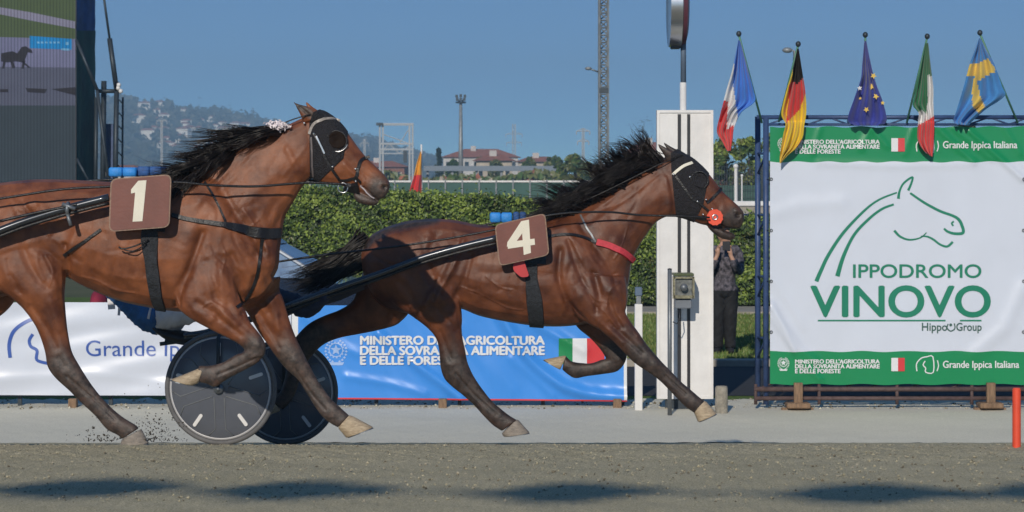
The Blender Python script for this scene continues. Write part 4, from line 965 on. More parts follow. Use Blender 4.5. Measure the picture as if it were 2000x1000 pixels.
near_fore4 = [(1085, 530, 1222, 540, .11, -.12), (1100, 580, 1226, 580, .11, -.15), (1122, 615, 1224, 600, .088, -.17), (1148, 632, 1222, 610, .07, -.18), (1170, 644, 1232, 628, .06, -.18), (1192, 662, 1248, 650, .052, -.18), (1216, 686, 1263, 672, .048, -.18), (1238, 708, 1280, 692, .048, -.18),
              (1264, 726, 1294, 708, .042, -.18), (1284, 740, 1310, 724, .031, -.18), (1302, 757, 1330, 745, .030, -.18), (1320, 776, 1348, 760, .032, -.18), (1338, 794, 1364, 774, .038, -.18), (1352, 804, 1374, 782, .034, -.18), (1362, 812, 1382, 790, .034, -.18)]
far_fore4 = [(1100, 560, 1215, 570, .09, .1), (1112, 612, 1212, 600, .08, .13), (1128, 640, 1206, 632, .062, .15), (1152, 660, 1210, 650, .052, .15), (1172, 682, 1216, 668, .046, .15), (1184, 700, 1224, 684, .045, .15), (1192, 708, 1224, 700, .043, .15)]
far_fore4b = [(1212, 676, 1186, 690, .04, .15), (1224, 698, 1186, 702, .042, .15), (1208, 724, 1176, 702, .033, .15), (1176, 731, 1156, 709, .029, .15), (1146, 735, 1138, 709, .028, .15), (1124, 739, 1118, 706, .035, .15), (1110, 732, 1110, 700, .034, .15), (1098, 722, 1104, 694, .032, .15)]
near_hind4 = [(716, 500, 880, 480, .13, -.12), (735, 550, 895, 540, .14, -.13), (765, 590, 900, 590, .125, -.14), (805, 618, 903, 622, .10, -.15), (834, 640, 902, 640, .078, -.15), (852, 662, 904, 662, .062, -.15), (858, 690, 909, 684, .052, -.15), (860, 716, 913, 706, .052, -.15),
              (868, 740, 922, 728, .05, -.15), (886, 758, 932, 745, .038, -.15), (904, 772, 944, 762, .034, -.15), (926, 792, 960, 782, .033, -.15), (944, 812, 978, 798, .037, -.15), (962, 830, 996, 812, .036, -.15), (980, 842, 1010, 820, .037, -.15)]
far_hind4 = [(800, 610, 740, 470, .11, .10), (790, 622, 722, 500, .12, .12), (772, 636, 702, 548, .11, .13), (735, 646, 690, 585, .085, .14), (700, 653, 665, 604, .062, .15), (664, 660, 634, 616, .052, .15), (634, 672, 606, 630, .048, .15), (614, 690, 586, 648, .046, .15), (598, 712, 570, 672, .040, .15),
             (586, 740, 560, 722, .032, .15), (578, 766, 550, 758, .033, .15), (566, 788, 540, 776, .037, .15), (552, 800, 528, 782, .034, .15)]
ear4n = [(1302, 316, 1334, 302, .022, -.05), (1296, 302, 1320, 298, .022, -.055), (1288, 290, 1304, 290, .014, -.06), (1284, 281, 1289, 282, .006, -.06)]
ear4f = [(1312, 310, 1340, 302, .02, .05), (1306, 296, 1326, 294, .02, .05), (1298, 284, 1310, 286, .012, .05), (1295, 277, 1298, 278, .005, .05)]
st4 = [
    ([(1095, 490), (1092, 540), (1108, 590), (1140, 628)], 8, -.020, 'n'), ([(1105, 455), (1150, 510), (1185, 560)], 22, .014, 'b'), ([(1135, 440), (1170, 490), (1200, 535)], 8, -.011, 'b'), ([(1205, 565)], 22, .020, 'b'), ([(1130, 575)], 24, .022, 'n'),
    ([(1160, 535), (1170, 575), (1165, 610)], 8, -.014, 'n'), ([(1190, 580), (1196, 610), (1214, 640)], 6, -.010, 'n'), ([(1298, 436), (1262, 480), (1232, 520)], 8, -.008, 'b'), ([(1270, 385), (1225, 420), (1180, 460)], 20, .010, 'b'),
    ([(1300, 350), (1306, 385), (1306, 415)], 8, .010, 'b'), ([(1230, 370), (1190, 400), (1150, 430)], 9, -.010, 'b'), ([(1285, 340), (1245, 372), (1190, 410)], 5, -.006, 'b'), ([(1205, 470), (1215, 505)], 12, .010, 'b'),
    ([(855, 460), (835, 510), (850, 560)], 12, -.014, 'b'), ([(880, 500), (850, 560), (830, 596)], 8, .014, 'b'), ([(905, 490)], 26, -.020, 'b'), ([(838, 452)], 16, .014, 'b'), ([(780, 470), (775, 540)], 16, .010, 'b'), ([(860, 585)], 18, .016, 'n'),
    ([(905, 470), (885, 520), (862, 560), (850, 590)], 7, .016, 'b'), ([(920, 500), (905, 550), (885, 590)], 7, -.010, 'b'), ([(1110, 470), (1130, 530), (1165, 600)], 6, -.010, 'n'), ([(920, 570), (990, 600), (1070, 615)], 9, -.007, 'b'), ([(860, 650), (880, 700)], 6, -.008, 'n'), ([(890, 730), (925, 770), (970, 810)], 3, -.005, 'n'), ([(878, 712)], 9, .006, 'n'),
    ([(1190, 630), (1225, 662), (1255, 690)], 5, -.008, 'n'), ([(1170, 628), (1215, 668)], 6, .008, 'n'), ([(1212, 622), (1245, 655)], 6, .007, 'n'), ([(1300, 735), (1340, 770)], 3, -.006, 'n'), ([(1280, 712)], 9, .005, 'n'),
    ([(1402, 437), (1420, 446), (1440, 448)], 2.6, -.010, 'b'), ([(1442, 420)], 5, -.018, 'b'), ([(1438, 412), (1449, 414)], 3, .006, 'b'), ([(1363, 350)], 9, -.012, 'b'), ([(1352, 338), (1364, 334), (1377, 342)], 4, .008, 'b'), ([(1380, 370), (1405, 405)], 6, -.005, 'b')]
for k in range(7):
    x = 925 + k * 19; st4.append(([(x + 6, 470), (x + 2, 520), (x - 10, 580)], 4.6, -.0018, 'b'))
for pl in ([(900, 560), (940, 575), (990, 600), (1020, 605)], [(950, 540), (975, 560), (1000, 566)], [(1140, 560), (1165, 585), (1190, 592)], [(1160, 590), (1186, 615), (1205, 640)], [(1210, 550), (1190, 570), (1186, 600)], [(1225, 445), (1215, 480), (1200, 505)]):
    st4.append((pl, 2.0, .0040, 'n'))
st4 += rand_muscle(4, [(1100, 450, 1220, 620, 62, 24, .0042), (1150, 350, 1300, 440, 140, 16, .003), (900, 470, 1080, 620, 8, 16, .0022), (740, 440, 900, 640, 62, 22, .004), (1150, 625, 1240, 680, 42, 8, .003), (1395, 360, 1440, 430, 45, 8, .0018)])
blk4 = [([(1255, 700), (1290, 730), (1370, 795)], 20, 78, 'n'), ([(1210, 700), (1150, 720), (1105, 712)], 32, 46, 'f'), ([(886, 722), (900, 755), (1000, 826)], 24, 78, 'n'), ([(600, 680), (565, 750), (540, 790)], 44, 70, 'f'),
        ([(1436, 432)], 18, 42, ''), ([(1300, 290), (1286, 280)], 22, 30, ''), ([(1400, 450), (1435, 464)], 10, 16, ''), ([(715, 480), (760, 444), (850, 428)], 3, 14, '')]
b4, V4, F4, bvh4 = make_body([torso4, neck4, head4, lip4, near_fore4, far_fore4, far_fore4b, near_hind4, far_hind4, ear4n, ear4f], st4, Y4, None, h4, 'coat_four', blk4)
hoof(h4, Y4, ((1377, 782), (1354, 802)), ((1400, 807), (1363, 824)), -.18)
hoof(h4, Y4, ((1106, 694), (1094, 722)), ((1062, 702), (1094, 722)), .15)
hoof(h4, Y4, ((1010, 818), (980, 846)), ((1035, 845), (984, 853)), -.15, 'hoofgrey')
hoof(h4, Y4, ((530, 776), (548, 802)), ((508, 790), (524, 812)), .15)
eye_set(h4, bvh4, 1367, 352, Y4)
nostril(h4, bvh4, 1441, 419, Y4)
def m4_root(t, r):
    x = np.interp(t, [0, .3, .6, 1], [1095, 1160, 1225, 1292]); y = np.interp(t, [0, .3, .6, 1], [420, 392, 352, 316]); return x, y + r.uniform(-2, 7), Y4 + r.uniform(-.06, .04)
def m4_flow(t, r, x, y):
    L = r.uniform(46, 114); A = math.radians(np.interp(t, [0, .35, .7, 1], [165, 138, 124, 142]) + r.normal(0, 15)); c, s = math.cos(A), -math.sin(A); bend = r.uniform(-.2, .55); wv = r.uniform(-6, 6)
    return [(x + c * L * .33 + wv, y + s * L * .38, Y4 + r.uniform(-.12, .08)), (x + c * L * .68 - wv, y + s * L * .66 + bend * L * .1, Y4 + r.uniform(-.16, .1)), (x + c * L - bend * L * .22, y + s * L * .78 + bend * L * .4, Y4 + r.uniform(-.2, .1))]
def m4_fl2(t, r, x, y):
    L = r.uniform(50, 105); a = r.uniform(-8, 8); return [(x - L * .4, y - L * .12 + a, Y4 - .1), (x - L * .75, y + L * .06, Y4 - .14), (x - L, y + L * .2 + a, Y4 - r.uniform(.05, .2))]
locks(h4, 'mane', 80, 24, m4_root, m4_flow, .0038, 8, 7)
locks(h4, 'mane_underlayer', 44, 20, m4_root, m4_fl2, .004, 18, 8)
def t4_root(t, r): return 716 + r.uniform(-6, 10), 480 + r.uniform(-16, 24), Y4 + r.uniform(-.05, .05)
locks(h4, 'tail', 60, 24, t4_root, lambda t, r, x, y: [(x - 30, y + 19 + r.uniform(-5, 8), Y4 + r.uniform(-.06, .06)), (x - 80, y + 46 + r.uniform(-9, 16), Y4 + r.uniform(-.08, .08)), (x - 130 - r.uniform(0, 60), y + 72 + r.uniform(-6, 22), Y4 + r.uniform(-.1, .1))], .005, 9, 9)
hoodpiece(h4, 'hood', V4, F4, [(1311, 330), (1308, 300), (1330, 286), (1366, 310), (1397, 348), (1388, 370), (1374, 398), (1366, 440), (1345, 446), (1313, 430)], 'hood')
hoodpiece(h4, 'eye_cup', V4, F4, [(1352, 346), (1360, 338), (1374, 340), (1384, 350), (1382, 362), (1370, 368), (1356, 362)], M['hood'], .015)
ring(h4, 'eye_cup_rim', bvh4, 1366, 354, Y4, 17, .006, 'leather', lift=.016)
strap(h4, 'brow_strap', bvh4, [(1314, 342), (1322, 334), (1336, 324), (1352, 318)], 6, 'cream', Y4, label='pale browband')
strap(h4, 'cheek_strap', bvh4, [(1320, 344), (1336, 366), (1352, 388), (1362, 393), (1384, 412)], 4.5, 'leather', Y4, lift=.010)
strap(h4, 'nose_strap', bvh4, [(1410, 366), (1402, 376), (1388, 390), (1380, 396)], 5, 'leather', Y4)
strap(h4, 'chin_strap', bvh4, [(1360, 424), (1374, 426), (1388, 424)], 7, 'leather', Y4)
for bx_, by_ in ((1316, 341), (1347, 346), (1362, 393), (1378, 390), (1390, 408), (1373, 418)):
    h = hit(bvh4, bx_, by_, Y4, .012)
    if h: MB().ball(h[0], .009, n=8).build('buckle', 'steel', h4, True)
hh = hit(bvh4, 1395, 423, Y4, .02)
ro = MB(); c = hh[0]; pr = []
for k in range(24): a = 2 * math.pi * k / 24; q = .054 * (1 + .08 * (k % 2)); pr.append(c + Vector((math.cos(a) * q, 0, math.sin(a) * q)))
ro.prism(pr[::-1], (0, -.012, 0), (0, .012, 0)); rsd = ro.build('bit_disc', 'orange', h4); MB().torus(c + Vector((0, -.014, 0)), .017, .006, (1, 0, 0), (0, 0, 1), 18, 6).build('bit_ring', 'steel', rsd, True)
rope(h4, 'rein', [(1386, 425, Y4 - .13), (1330, 422, Y4 - .17), (1250, 420, Y4 - .2), (1180, 414, Y4 - .26), (1075, 420, Y4 - .33), (960, 450, Y4 - .33), (800, 478, Y4 - .33), (620, 500, Y4 - .3), (420, 530, Y4 - .2)], .0072, 'leather', Y4)
rope(h4, 'rein', [(1388, 420, Y4 + .13), (1250, 414, Y4 + .2), (1075, 414, Y4 + .3), (800, 470, Y4 + .3), (420, 530, Y4 + .2)], .0072, 'leather', Y4)
rope(h4, 'check_rein', [(1080, 416, Y4 - .05), (1160, 384, Y4 - .13), (1230, 350, Y4 - .12), (1290, 320, Y4 - .1), (1316, 312, Y4 - .07)], .0042, 'leather', Y4)
strap(h4, 'breast_strap', bvh4, [(1070, 462), (1105, 458), (1135, 462), (1165, 474)], 6, 'leather', Y4 - .2)
strap(h4, 'breast_collar', bvh4, [(1166, 472), (1190, 480), (1215, 492), (1238, 510)], 13, 'pink', Y4 - .2, thick=.016, label='pink red padded breast sleeve')
strap(h4, 'neck_strap', bvh4, [(1134, 420), (1144, 442), (1156, 460), (1164, 472)], 3.5, 'dull_metal', Y4 - .2)
strap(h4, 'girth', bvh4, [(1038, 512), (1038, 545), (1044, 590), (1048, 636)], [24, 24, 32, 30], 'webbing', Y4 - .28, thick=.014)
strap(h4, 'saddle_pad', bvh4, [(1040, 426), (1042, 460), (1040, 515)], 54, 'leather', Y4 - .28, thick=.02)
YB4 = Y4 - .40
cr4 = [(966, 439), (1065, 416), (1073, 498), (975, 520)]
slab(h4, 'red_pad', [(1003, 512), (1022, 505), (1034, 540), (1018, 542), (1002, 528)], YB4 + .05, .05, 'red', 6)
bd = slab(h4, 'number_board', cr4, YB4, .02, 'plate_rim', 11)
c1 = np.array(cr4, float); ce = c1.mean(0); slab(bd, 'board_face', [tuple(ce + (p - ce) * .955) for p in c1], YB4 - .003, .004, 'plate', 10)
n4 = MB()
for poly in ([(1018, 432), (1033, 429), (1037, 494), (1023, 498)], [(991, 473), (1044, 466), (1045, 478), (992, 486)], [(1018, 432), (1024, 450), (1004, 478), (990, 482), (991, 473)]):
    poly = [P(x, y, YB4 - .006) for x, y in poly]; n4.prism(poly[::-1], (0, 0, 0), (0, .003, 0)); 
n4.v = [(x, y - .0006 * (i // 8 if i < 16 else 2), z) for i, (x, y, z) in enumerate(n4.v)]
n4.build('numeral', 'cream', bd)
pad(h4, 957, 415, 1001, 434, Y4 - .02, 'bright_blue'); pad(h4, 1002, 414, 1028, 430, Y4 + .02, 'mid_blue')
# ------------------------------------------------------------------ sulky of horse four
def sulky():
    W1 = P(431, 758, 16.3); W2 = P(558, 765, 17.5); rad = .386
    root = empty('sulky', (W1.x * .5 + W2.x * .5, 16.9, gz(16.9)), 'two wheeled racing sulky with smoky disc wheels drawn by horse number 4', 'sulky', 'racing sulkies')
    ax = (W2 - W1).normalized(); fw = Vector((ax.y, -ax.x, 0)).normalized()
    fw = Vector((1, -.12, 0)).normalized(); up = Vector((0, 0, 1)); a3 = fw.cross(up).normalized()
    if a3.y > 0: a3 = -a3
    M_rim = mat('silver_rim', (.5, .5, .52), .4, .2, var=.05)
    for c, cant in ((W1, 1), (W2, -1)):
        mb = MB().torus(c, rad - .017, .017, fw, up, 64, 10); wh = mb.build('wheel', 'rubber', root, True); wh['label'] = 'disc wheel with grey tyre'
        MB().torus(c, rad - .046, .0135, fw, up, 64, 8).build('rim', M_rim, wh, True)
        mb = MB(); vs = []; fs = []; n = 64
        prof = [(rad - .045, .010), (rad - .07, .022), (rad - .16, .030), (.1, .042), (.045, .048), (0, .048)]
        for sgn in (1, -1):
            k0 = len(vs)
            for r_, h_ in prof:
                for i in range(n):
                    a = 2 * math.pi * i / n; vs.append(c + (fw * math.cos(a) + up * math.sin(a)) * r_ + a3 * h_ * sgn)
            for q in range(len(prof) - 1):
                for i in range(n):
                    j = (i + 1) % n; f = (k0 + q * n + i, k0 + q * n + j, k0 + q * n + n + j, k0 + q * n + n + i); fs.append(f if sgn > 0 else f[::-1])
        mb.add(vs, fs); mb.build('disc', 'disc', wh, True)
        sm = MB(); sl_ = MB()
        for k in range(5):
            a = -math.pi / 2 + .02 + 2 * math.pi * k / 5; d = fw * math.cos(a) + up * math.sin(a); t = fw * -math.sin(a) + up * math.cos(a)
            for side in (-.035, .035):
                for sg in (1, -1):
                    pts = []
                    for q in range(7):
                        r_ = .06 + (rad - .13) * q / 6; h_ = np.interp(r_, [.045, .1, rad - .16, rad - .07], [.048, .042, .030, .022])
                        pts.append(c + d * r_ + t * side * (1 if q < 6 else 2.4) + a3 * (h_ + .001) * sg)
                    sm.tube(pts, .0035, 5)
            a2 = a + math.pi / 5; d2 = fw * math.cos(a2) + up * math.sin(a2); t2 = fw * -math.sin(a2) + up * math.cos(a2)
            for sg in (1, -1):
                r0, r1, ww = .225, .300, .012; h0 = .031; pl = []
                for i in range(10):
                    an = math.pi * i / 9; pl.append(c + d2 * (r1 + ww * math.sin(an)) + t2 * ww * math.cos(an) + a3 * h0 * sg)
                for i in range(10):
                    an = math.pi * i / 9; pl.append(c + d2 * (r0 - ww * math.sin(an)) - t2 * ww * math.cos(an) + a3 * h0 * sg)
                sl_.prism(pl if sg > 0 else pl[::-1], a3 * .003 * sg, -a3 * .008 * sg)
        sm.build('seam', 'seam', wh, True); sl_.build('slot', 'white_paint', wh)
        hb = MB(); hb.tube([c + a3 * .075, c - a3 * .075], .032, 16); hb.tube([c + a3 * .085, c - a3 * .085], .014, 12); hb.build('hub', 'dull_metal', wh, True)
    MB().tube([W1, W2], .014, 10).build('axle', 'dark_metal', root, True)
    # arched forks and shafts
    sh = []
    for wc, Yp, Ye, dx in ((W1, 16.66, 16.62, 0), (W2, 17.34, 17.30, 14)):
        pts = [P(975, 464, Yp), P(900, 482, Yp), P(820, 505, Yp), P(740, 535, Yp - .02), P(650, 566, Yp - .03), P(560, 598, Ye - .04), P(470, 630, Ye - .03), P(400, 650, Ye - .02), P(360, 655, Ye)]
        A = catmull([tuple(p) for p in pts], 4); MB().tube([Vector(a) for a in A], .0225, 12).build('shaft', mat('black_gloss_shaft', (.05, .055, .065), .25, .5, coat=.6), root, True)
        MB().tube([Vector(a) + Vector((0, 0, -.035)) for a in A[:22]], .011, 8).build('trace_strap', 'leather', root, True)
        for side in (-.07, .09):
            b = wc - a3 * side; mb = MB(); top = P(470 if wc is W1 else 560, 628 if wc is W1 else 640, Ye - .03)
            mb.tube([b, b + up * .34, b + up * .42 + (top - (b + up * .42)) * .25, top], .013, 8); mb.build('wheel_fork', 'dark_metal', root, True)
        q = P(612, 590, Ye - .04); 0 and MB().tube([q + Vector((0, -.04, -.02)), q + Vector((.02, -.04, -.12)), q + Vector((.1, -.04, -.13)), q + Vector((.14, -.02, -.03))], .009, 8).build('foot_rest', 'dull_metal', root, True)
    MB().tube([P(470, 630, 16.58), P(468, 622, 16.9), P(480, 630, 17.28)], .015, 8).build('cross_bar', 'dark_metal', root, True)
    MB().tube([P(560, 600, 16.58), P(566, 596, 17.26)], .013, 8).build('cross_bar', 'dark_metal', root, True)
    st = MB(); loft(st, [(300, 628, 302, 645, .12, 0), (330, 640, 330, 665, .16, 0), (370, 648, 368, 672, .16, 0), (405, 650, 400, 668, .1, 0)], 16.9, 3, 14); st.build('seat', 'leather', root, True)
    st = MB()
    for (x0, y0, x1, y1) in ((312, 672, 372, 664), (322, 664, 392, 676), (372, 668, 436, 640)): st.tube([P(x0, y0, 16.8), P(x1, y1, 16.84)], .014, 6)
    st.build('seat_spring', 'dark_metal', root, True)
    # mud screen and foot screen cloth between the shafts
    mb = MB(); n = 14; rows = []
    for i in range(n + 1):
        t = i / n; 
        for j in range(7):
            u = j / 6; Y = 16.62 + .64 * u; x = 548 + (712 - 548) * t; y = 606 - 52 * t + 15 * math.sin(math.pi * u) + 3 * math.sin(t * 9 + u * 4)
            rows.append(P(x, y, Y))
    fs = [(i * 7 + j, i * 7 + j + 1, i * 7 + 8 + j, i * 7 + 7 + j) for i in range(n) for j in range(6)]
    mb.add(rows, fs); o = mb.build('foot_screen', 'navy', root, True)
    return root, W1, W2
sk, W1, W2 = sulky()

def chainblob(chains, voxel=.012, sm=3):
    mb = MB()
    for ch in chains:
        A = catmull(ch, 3); pts = [P(a[0], a[1], a[2]) for a in A]; rs_ = [float(a[3]) for a in A]; mb.tube(pts, rs_, 14); mb.ball(pts[0], rs_[0], n=12); mb.ball(pts[-1], rs_[-1], n=12)
    return remesh(mb, voxel, sm)
def hand_chains(px, py, Y, dx, dy, s=1.0, spread=6):
    """palm and five curled fingers, dx,dy: direction in picture units"""
    L = math.hypot(dx, dy); ux, uy = dx / L, dy / L; vx, vy = -uy, ux; k = F / Y; out = []
    m = .085 * k * s
    out.append([(px, py, Y, .030 * s), (px + ux * m * .5, py + uy * m * .5, Y, .033 * s), (px + ux * m, py + uy * m, Y, .028 * s)])
    for i, (o, ln) in enumerate(((-1.5, .06), (-.5, .072), (.5, .068), (1.5, .052))):
        bx, by = px + ux * m * .95 + vx * o * .012 * k, py + uy * m * .95 + vy * o * .012 * k; l_ = ln * k * s
        out.append([(bx, by, Y - .004 * i, .0095 * s), (bx + ux * l_ * .5, by + uy * l_ * .5, Y - .02, .0088 * s), (bx + ux * l_ * .75 + vx * 2, by + uy * l_ * .75 + vy * 2, Y - .045, .008 * s)])
    out.append([(px + ux * m * .3, py + uy * m * .3, Y - .02, .012 * s), (px + ux * m * .6 - vx * .03 * k, py + uy * m * .6 - vy * .03 * k, Y - .04, .010 * s), (px + ux * m * .95 - vx * .032 * k, py + uy * m * .95 - vy * .032 * k, Y - .05, .009 * s)])
    return out
def head_chains(px, py, Y, s=1.0, face=1, k=None):
    k = k or F / Y
    return [[(px, py - .03 * k, Y, .092 * s), (px + face * .012 * k, py + .03 * k, Y, .085 * s), (px + face * .03 * k, py + .095 * k, Y, .055 * s)],
            [(px + face * .085 * k, py + .015 * k, Y, .012), (px + face * .112 * k, py + .045 * k, Y, .016)], [(px + face * .085 * k, py + .085 * k, Y, .018), (px + face * .09 * k, py + .09 * k, Y, .016)],
            [(px - face * .01 * k, py + .02 * k, Y - .085, .016), (px - face * .01 * k, py + .05 * k, Y - .085, .013)], [(px - face * .01 * k, py + .02 * k, Y + .085, .016), (px - face * .01 * k, py + .05 * k, Y + .085, .013)]]
# driver leaning far back on the seat
YD = 16.9
dr = empty('person', (PX(330, YD), YD, PZ(640, YD)), 'driver in blue jacket and white trousers leaning back on the sulky behind horse 4', 'person', None)
ch = head_chains(150, 395, YD)
ch += [[(160, 425, YD, .055), (172, 455, YD, .06)], [(178, 468, YD, .13), (215, 520, YD, .15), (262, 570, YD, .14), (305, 606, YD, .15), (330, 612, YD, .13)]]
for s in (-1, 1):
    y = YD + s * .14
    ch += [[(180, 465, YD + s * .12, .085), (182, 468, y + s * .05, .07), (230, 520, y + s * .1, .05), (262, 545, y + s * .09, .044), (330, 532, y + s * .02, .036), (372, 526, y, .028)]]
    ch += hand_chains(372, 526, y, 1, .1)
    ch += [[(322, 610, YD + s * .09, .11), (390, 596, y + s * .02, .088), (462, 566, y + s * .06, .066), (520, 578, y + s * .08, .058), (576, 592, y + s * .1, .046)], [(576, 592, y + s * .1, .046), (596, 606, y + s * .1, .04), (622, 590, y + s * .1, .036), (636, 574, y + s * .1, .028)]]
Vd, Fd = chainblob(ch)
bdm = link_mesh('body', Vd, Fd, 'skin', None, dr)
def clothing(root, name, V, Fs, cond, m, lift, smooth=True):
    if name in ('boot', 'shoe') and smooth:
        sel = cond(pxy(V), V); ym = V[sel, 1].mean() if name == 'boot' else None; xm = V[sel, 0].mean()
        for s_ in (-1, 1): o = clothing(root, name, V, Fs, (lambda Q, W: cond(Q, W) & (((W[:, 1] - ym) * s_ > 0) if name == 'boot' else ((W[:, 0] - xm) * s_ > 0))), m, lift, False)
        return o
    """garment: the body surface where cond holds, pushed outwards"""
    Q = pxy(V); sel = cond(Q, V); f = Fs[sel[Fs].all(1)]; idx = np.unique(f); mp = {int(i): k for k, i in enumerate(idx)}
    N = vnormals(V, Fs); wr = np.array([.004 * noise2(a * .12, b * .12, 1.0, 3) for a, b in Q[idx]])
    VV = V[idx] + N[idx] * (lift + wr)[:, None]
    bm = bmesh.new(); me = bpy.data.meshes.new('t'); me.from_pydata(VV.tolist(), [], [tuple(mp[int(i)] for i in q) for q in f]); bm.from_mesh(me)
    bm.free(); V2, F2 = shell(VV, [tuple(mp[int(i)] for i in q) for q in f], lift * .6); bpy.data.meshes.remove(me)
    return link_mesh(name, V2, F2, m, None, root)
clothing(dr, 'jacket', Vd, Fd, lambda Q, V: (Q[:, 0] > 158) & (((Q[:, 0] < 308) & (Q[:, 1] > 440)) | ((Q[:, 0] < 368) & (Q[:, 1] < 560) & (Q[:, 1] > 450) & (Q[:, 0] > 220))), 'silk_blue', .02)
clothing(dr, 'trousers', Vd, Fd, lambda Q, V: (Q[:, 0] > 300) & (Q[:, 0] < 548) & ((Q[:, 1] > 556) | (Q[:, 0] > 400)), 'silk_white', .016)
clothing(dr, 'boot', Vd, Fd, lambda Q, V: (Q[:, 0] > 528), 'navy', .02)
k_ = F / YD
mb = MB().ball(P(148, 384, YD), .125, (1.1, .95, .9), 20); mb.torus(P(152, 388, YD), .125, .014, (1, 0, 0), (0, 1, 0), 24, 6); mb.build('helmet', 'helmet', dr, True)
bvd = BVHTree.FromPolygons([Vector(v) for v in Vd], [tuple(int(i) for i in f) for f in Fd])
for pth, wd_ in (([(214, 560), (216, 580), (218, 604)], 14), ([(236, 566), (234, 590), (232, 616)], 5), ([(300, 590), (294, 606), (290, 622)], 5)): strap(dr, 'jacket_stripe', bvd, pth, wd_, 'silk_white', YD, lift=.028)
# second sulky (mostly out of view at the left) with its own shafts reaching horse one
d = P(222, 396, 14.62) - P(975, 464, 16.66)
sk2 = copy_tree(sk); sk2.location = Vector(sk.location) + d; sk2.rotation_euler = (0, math.radians(-1.1), 0); sk2['label'] = 'shafts of the sulky drawn by horse number 1, entering at the left edge'
dr2 = copy_tree(dr); dr2.location = Vector(dr.location) + d; dr2['label'] = 'driver of horse number 1, seated behind it beyond the left edge'

# shaft fittings beside horse one
mb = MB(); q = P(133, 408, 14.62); mb.torus(q, .034, .012, (0, 1, 0), (0, 0, 1), 16, 8); mb.tube([q + Vector((-.03, -.03, .03)), q + Vector((.05, -.035, .0))], .012, 8); mb.tube([q + Vector((.0, -.02, -.03)), q + Vector((.02, -.02, -.1))], .012, 6)
o = link_mesh('shaft_clamp', mb.v, mb.f, 'dull_metal', mb.m, h1, True)
rope(h1, 'trace_strap', [(0, 432, 14.6), (60, 418, 14.6), (128, 404, 14.6), (150, 399, 14.6)], .009, 'leather', 14.6)

# ------------------------------------------------------------------ banners
def vinyl(name, c, rough=.33, var=.03):
    return mat(name, c, rough, var=var, nscale=2, spec=.55, bump=.04, bscale=6)
M['v_white'] = vinyl('white_vinyl', (.60, .645, .74)); M['v_blue'] = vinyl('blue_vinyl', (.045, .26, .74), .36); M['v_green'] = vinyl('green_vinyl', (.008, .235, .085), .3)
M['p_white'] = vinyl('white_print', (.7, .72, .74)); M['p_navy'] = vinyl('blue_print', (.04, .10, .38)); M['p_green'] = vinyl('green_print', (.01, .20, .115)); M['p_red'] = vinyl('red_print', (.62, .045, .05)); M['p_dgreen'] = vinyl('italian_green_print', (.01, .23, .075)); M['p_grey'] = vinyl('grey_green_print', (.045, .11, .09))
M['p_pale'] = vinyl('pale_print', (.33, .48, .78))
def text_polys(s, bold=0.0, spacing=1.0):
    cu = bpy.data.curves.new('t', 'FONT'); cu.body = s; cu.size = 1; cu.offset = bold; cu.resolution_u = 6; cu.space_character = spacing
    o = bpy.data.objects.new('t', cu); COL.objects.link(o); dg = bpy.context.evaluated_depsgraph_get(); me = bpy.data.meshes.new_from_object(o.evaluated_get(dg))
    V = np.array([v.co[:] for v in me.vertices]).reshape(-1, 3); Fc = [tuple(p.vertices) for p in me.polygons]
    bpy.data.objects.remove(o); bpy.data.curves.remove(cu); bpy.data.meshes.remove(me); return V, Fc
def text_on(mb, s, box, surf, bold=.0, spacing=1.0, lift=.006):
    V, Fc = text_polys(s, 0, spacing); lo = V.min(0); hi = V.max(0); x0, y0, x1, y1 = box
    if bold:      # heavier strokes: the same letters again, a little to each side and a hair higher
        for k, (dx, dy) in enumerate(((-1, 0), (1, 0), (0, -1), (0, 1))):
            text_on(mb, s, (x0 + dx * bold, y0 + dy * bold * .7, x1 + dx * bold, y1 + dy * bold * .7), surf, 0, spacing, lift + .0007 * (k + 1))
    vs = []
    for v in V:
        px = x0 + (v[0] - lo[0]) / (hi[0] - lo[0]) * (x1 - x0); py = y1 - (v[1] - lo[1]) / (hi[1] - lo[1]) * (y1 - y0); vs.append(surf(px, py, lift))
    mb.add(vs, Fc); return mb
def poly_on(mb, poly, surf, lift=.005):
    mb.add([surf(x, y, lift) for x, y in poly], [tuple(range(len(poly)))]); return mb
def stroke_on(mb, pl, wd, surf, lift=.005, sub=6):
    A = catmull(pl, sub) if len(pl) > 2 else np.array(pl, float); k = len(A); W = np.interp(np.linspace(0, 1, k), np.linspace(0, 1, len(wd)), wd) if isinstance(wd, (list, tuple)) else [wd] * k
    vs = []
    for i in range(k):
        t = A[min(i + 1, k - 1)] - A[max(i - 1, 0)]; t = t / (np.linalg.norm(t) + 1e-9); n_ = np.array([-t[1], t[0]]) * W[i] / 2; vs += [surf(*(A[i] + n_), lift), surf(*(A[i] - n_), lift)]
    mb.add(vs, [(2 * i, 2 * i + 1, 2 * i + 3, 2 * i + 2) for i in range(k - 1)]); return mb
def sheet_px(name, x0, x1, topf, botf, step, surf, mats, matf, root):
    nx = int((x1 - x0) / step); ny = int((botf((x0 + x1) / 2) - topf((x0 + x1) / 2)) / step); V = []; Fc = []; mi = []
    for i in range(ny + 1):
        for j in range(nx + 1):
            x = x0 + (x1 - x0) * j / nx; y = topf(x) + (botf(x) - topf(x)) * i / ny; V.append(surf(x, y, 0))
    for i in range(ny):
        for j in range(nx):
            k = i * (nx + 1) + j; Fc.append((k, k + nx + 1, k + nx + 2, k + 1)); x = x0 + (x1 - x0) * (j + .5) / nx; y = topf(x) + (botf(x) - topf(x)) * (i + .5) / ny; mi.append(matf(x, y))
    return link_mesh(name, V, Fc, mats, mi, root)
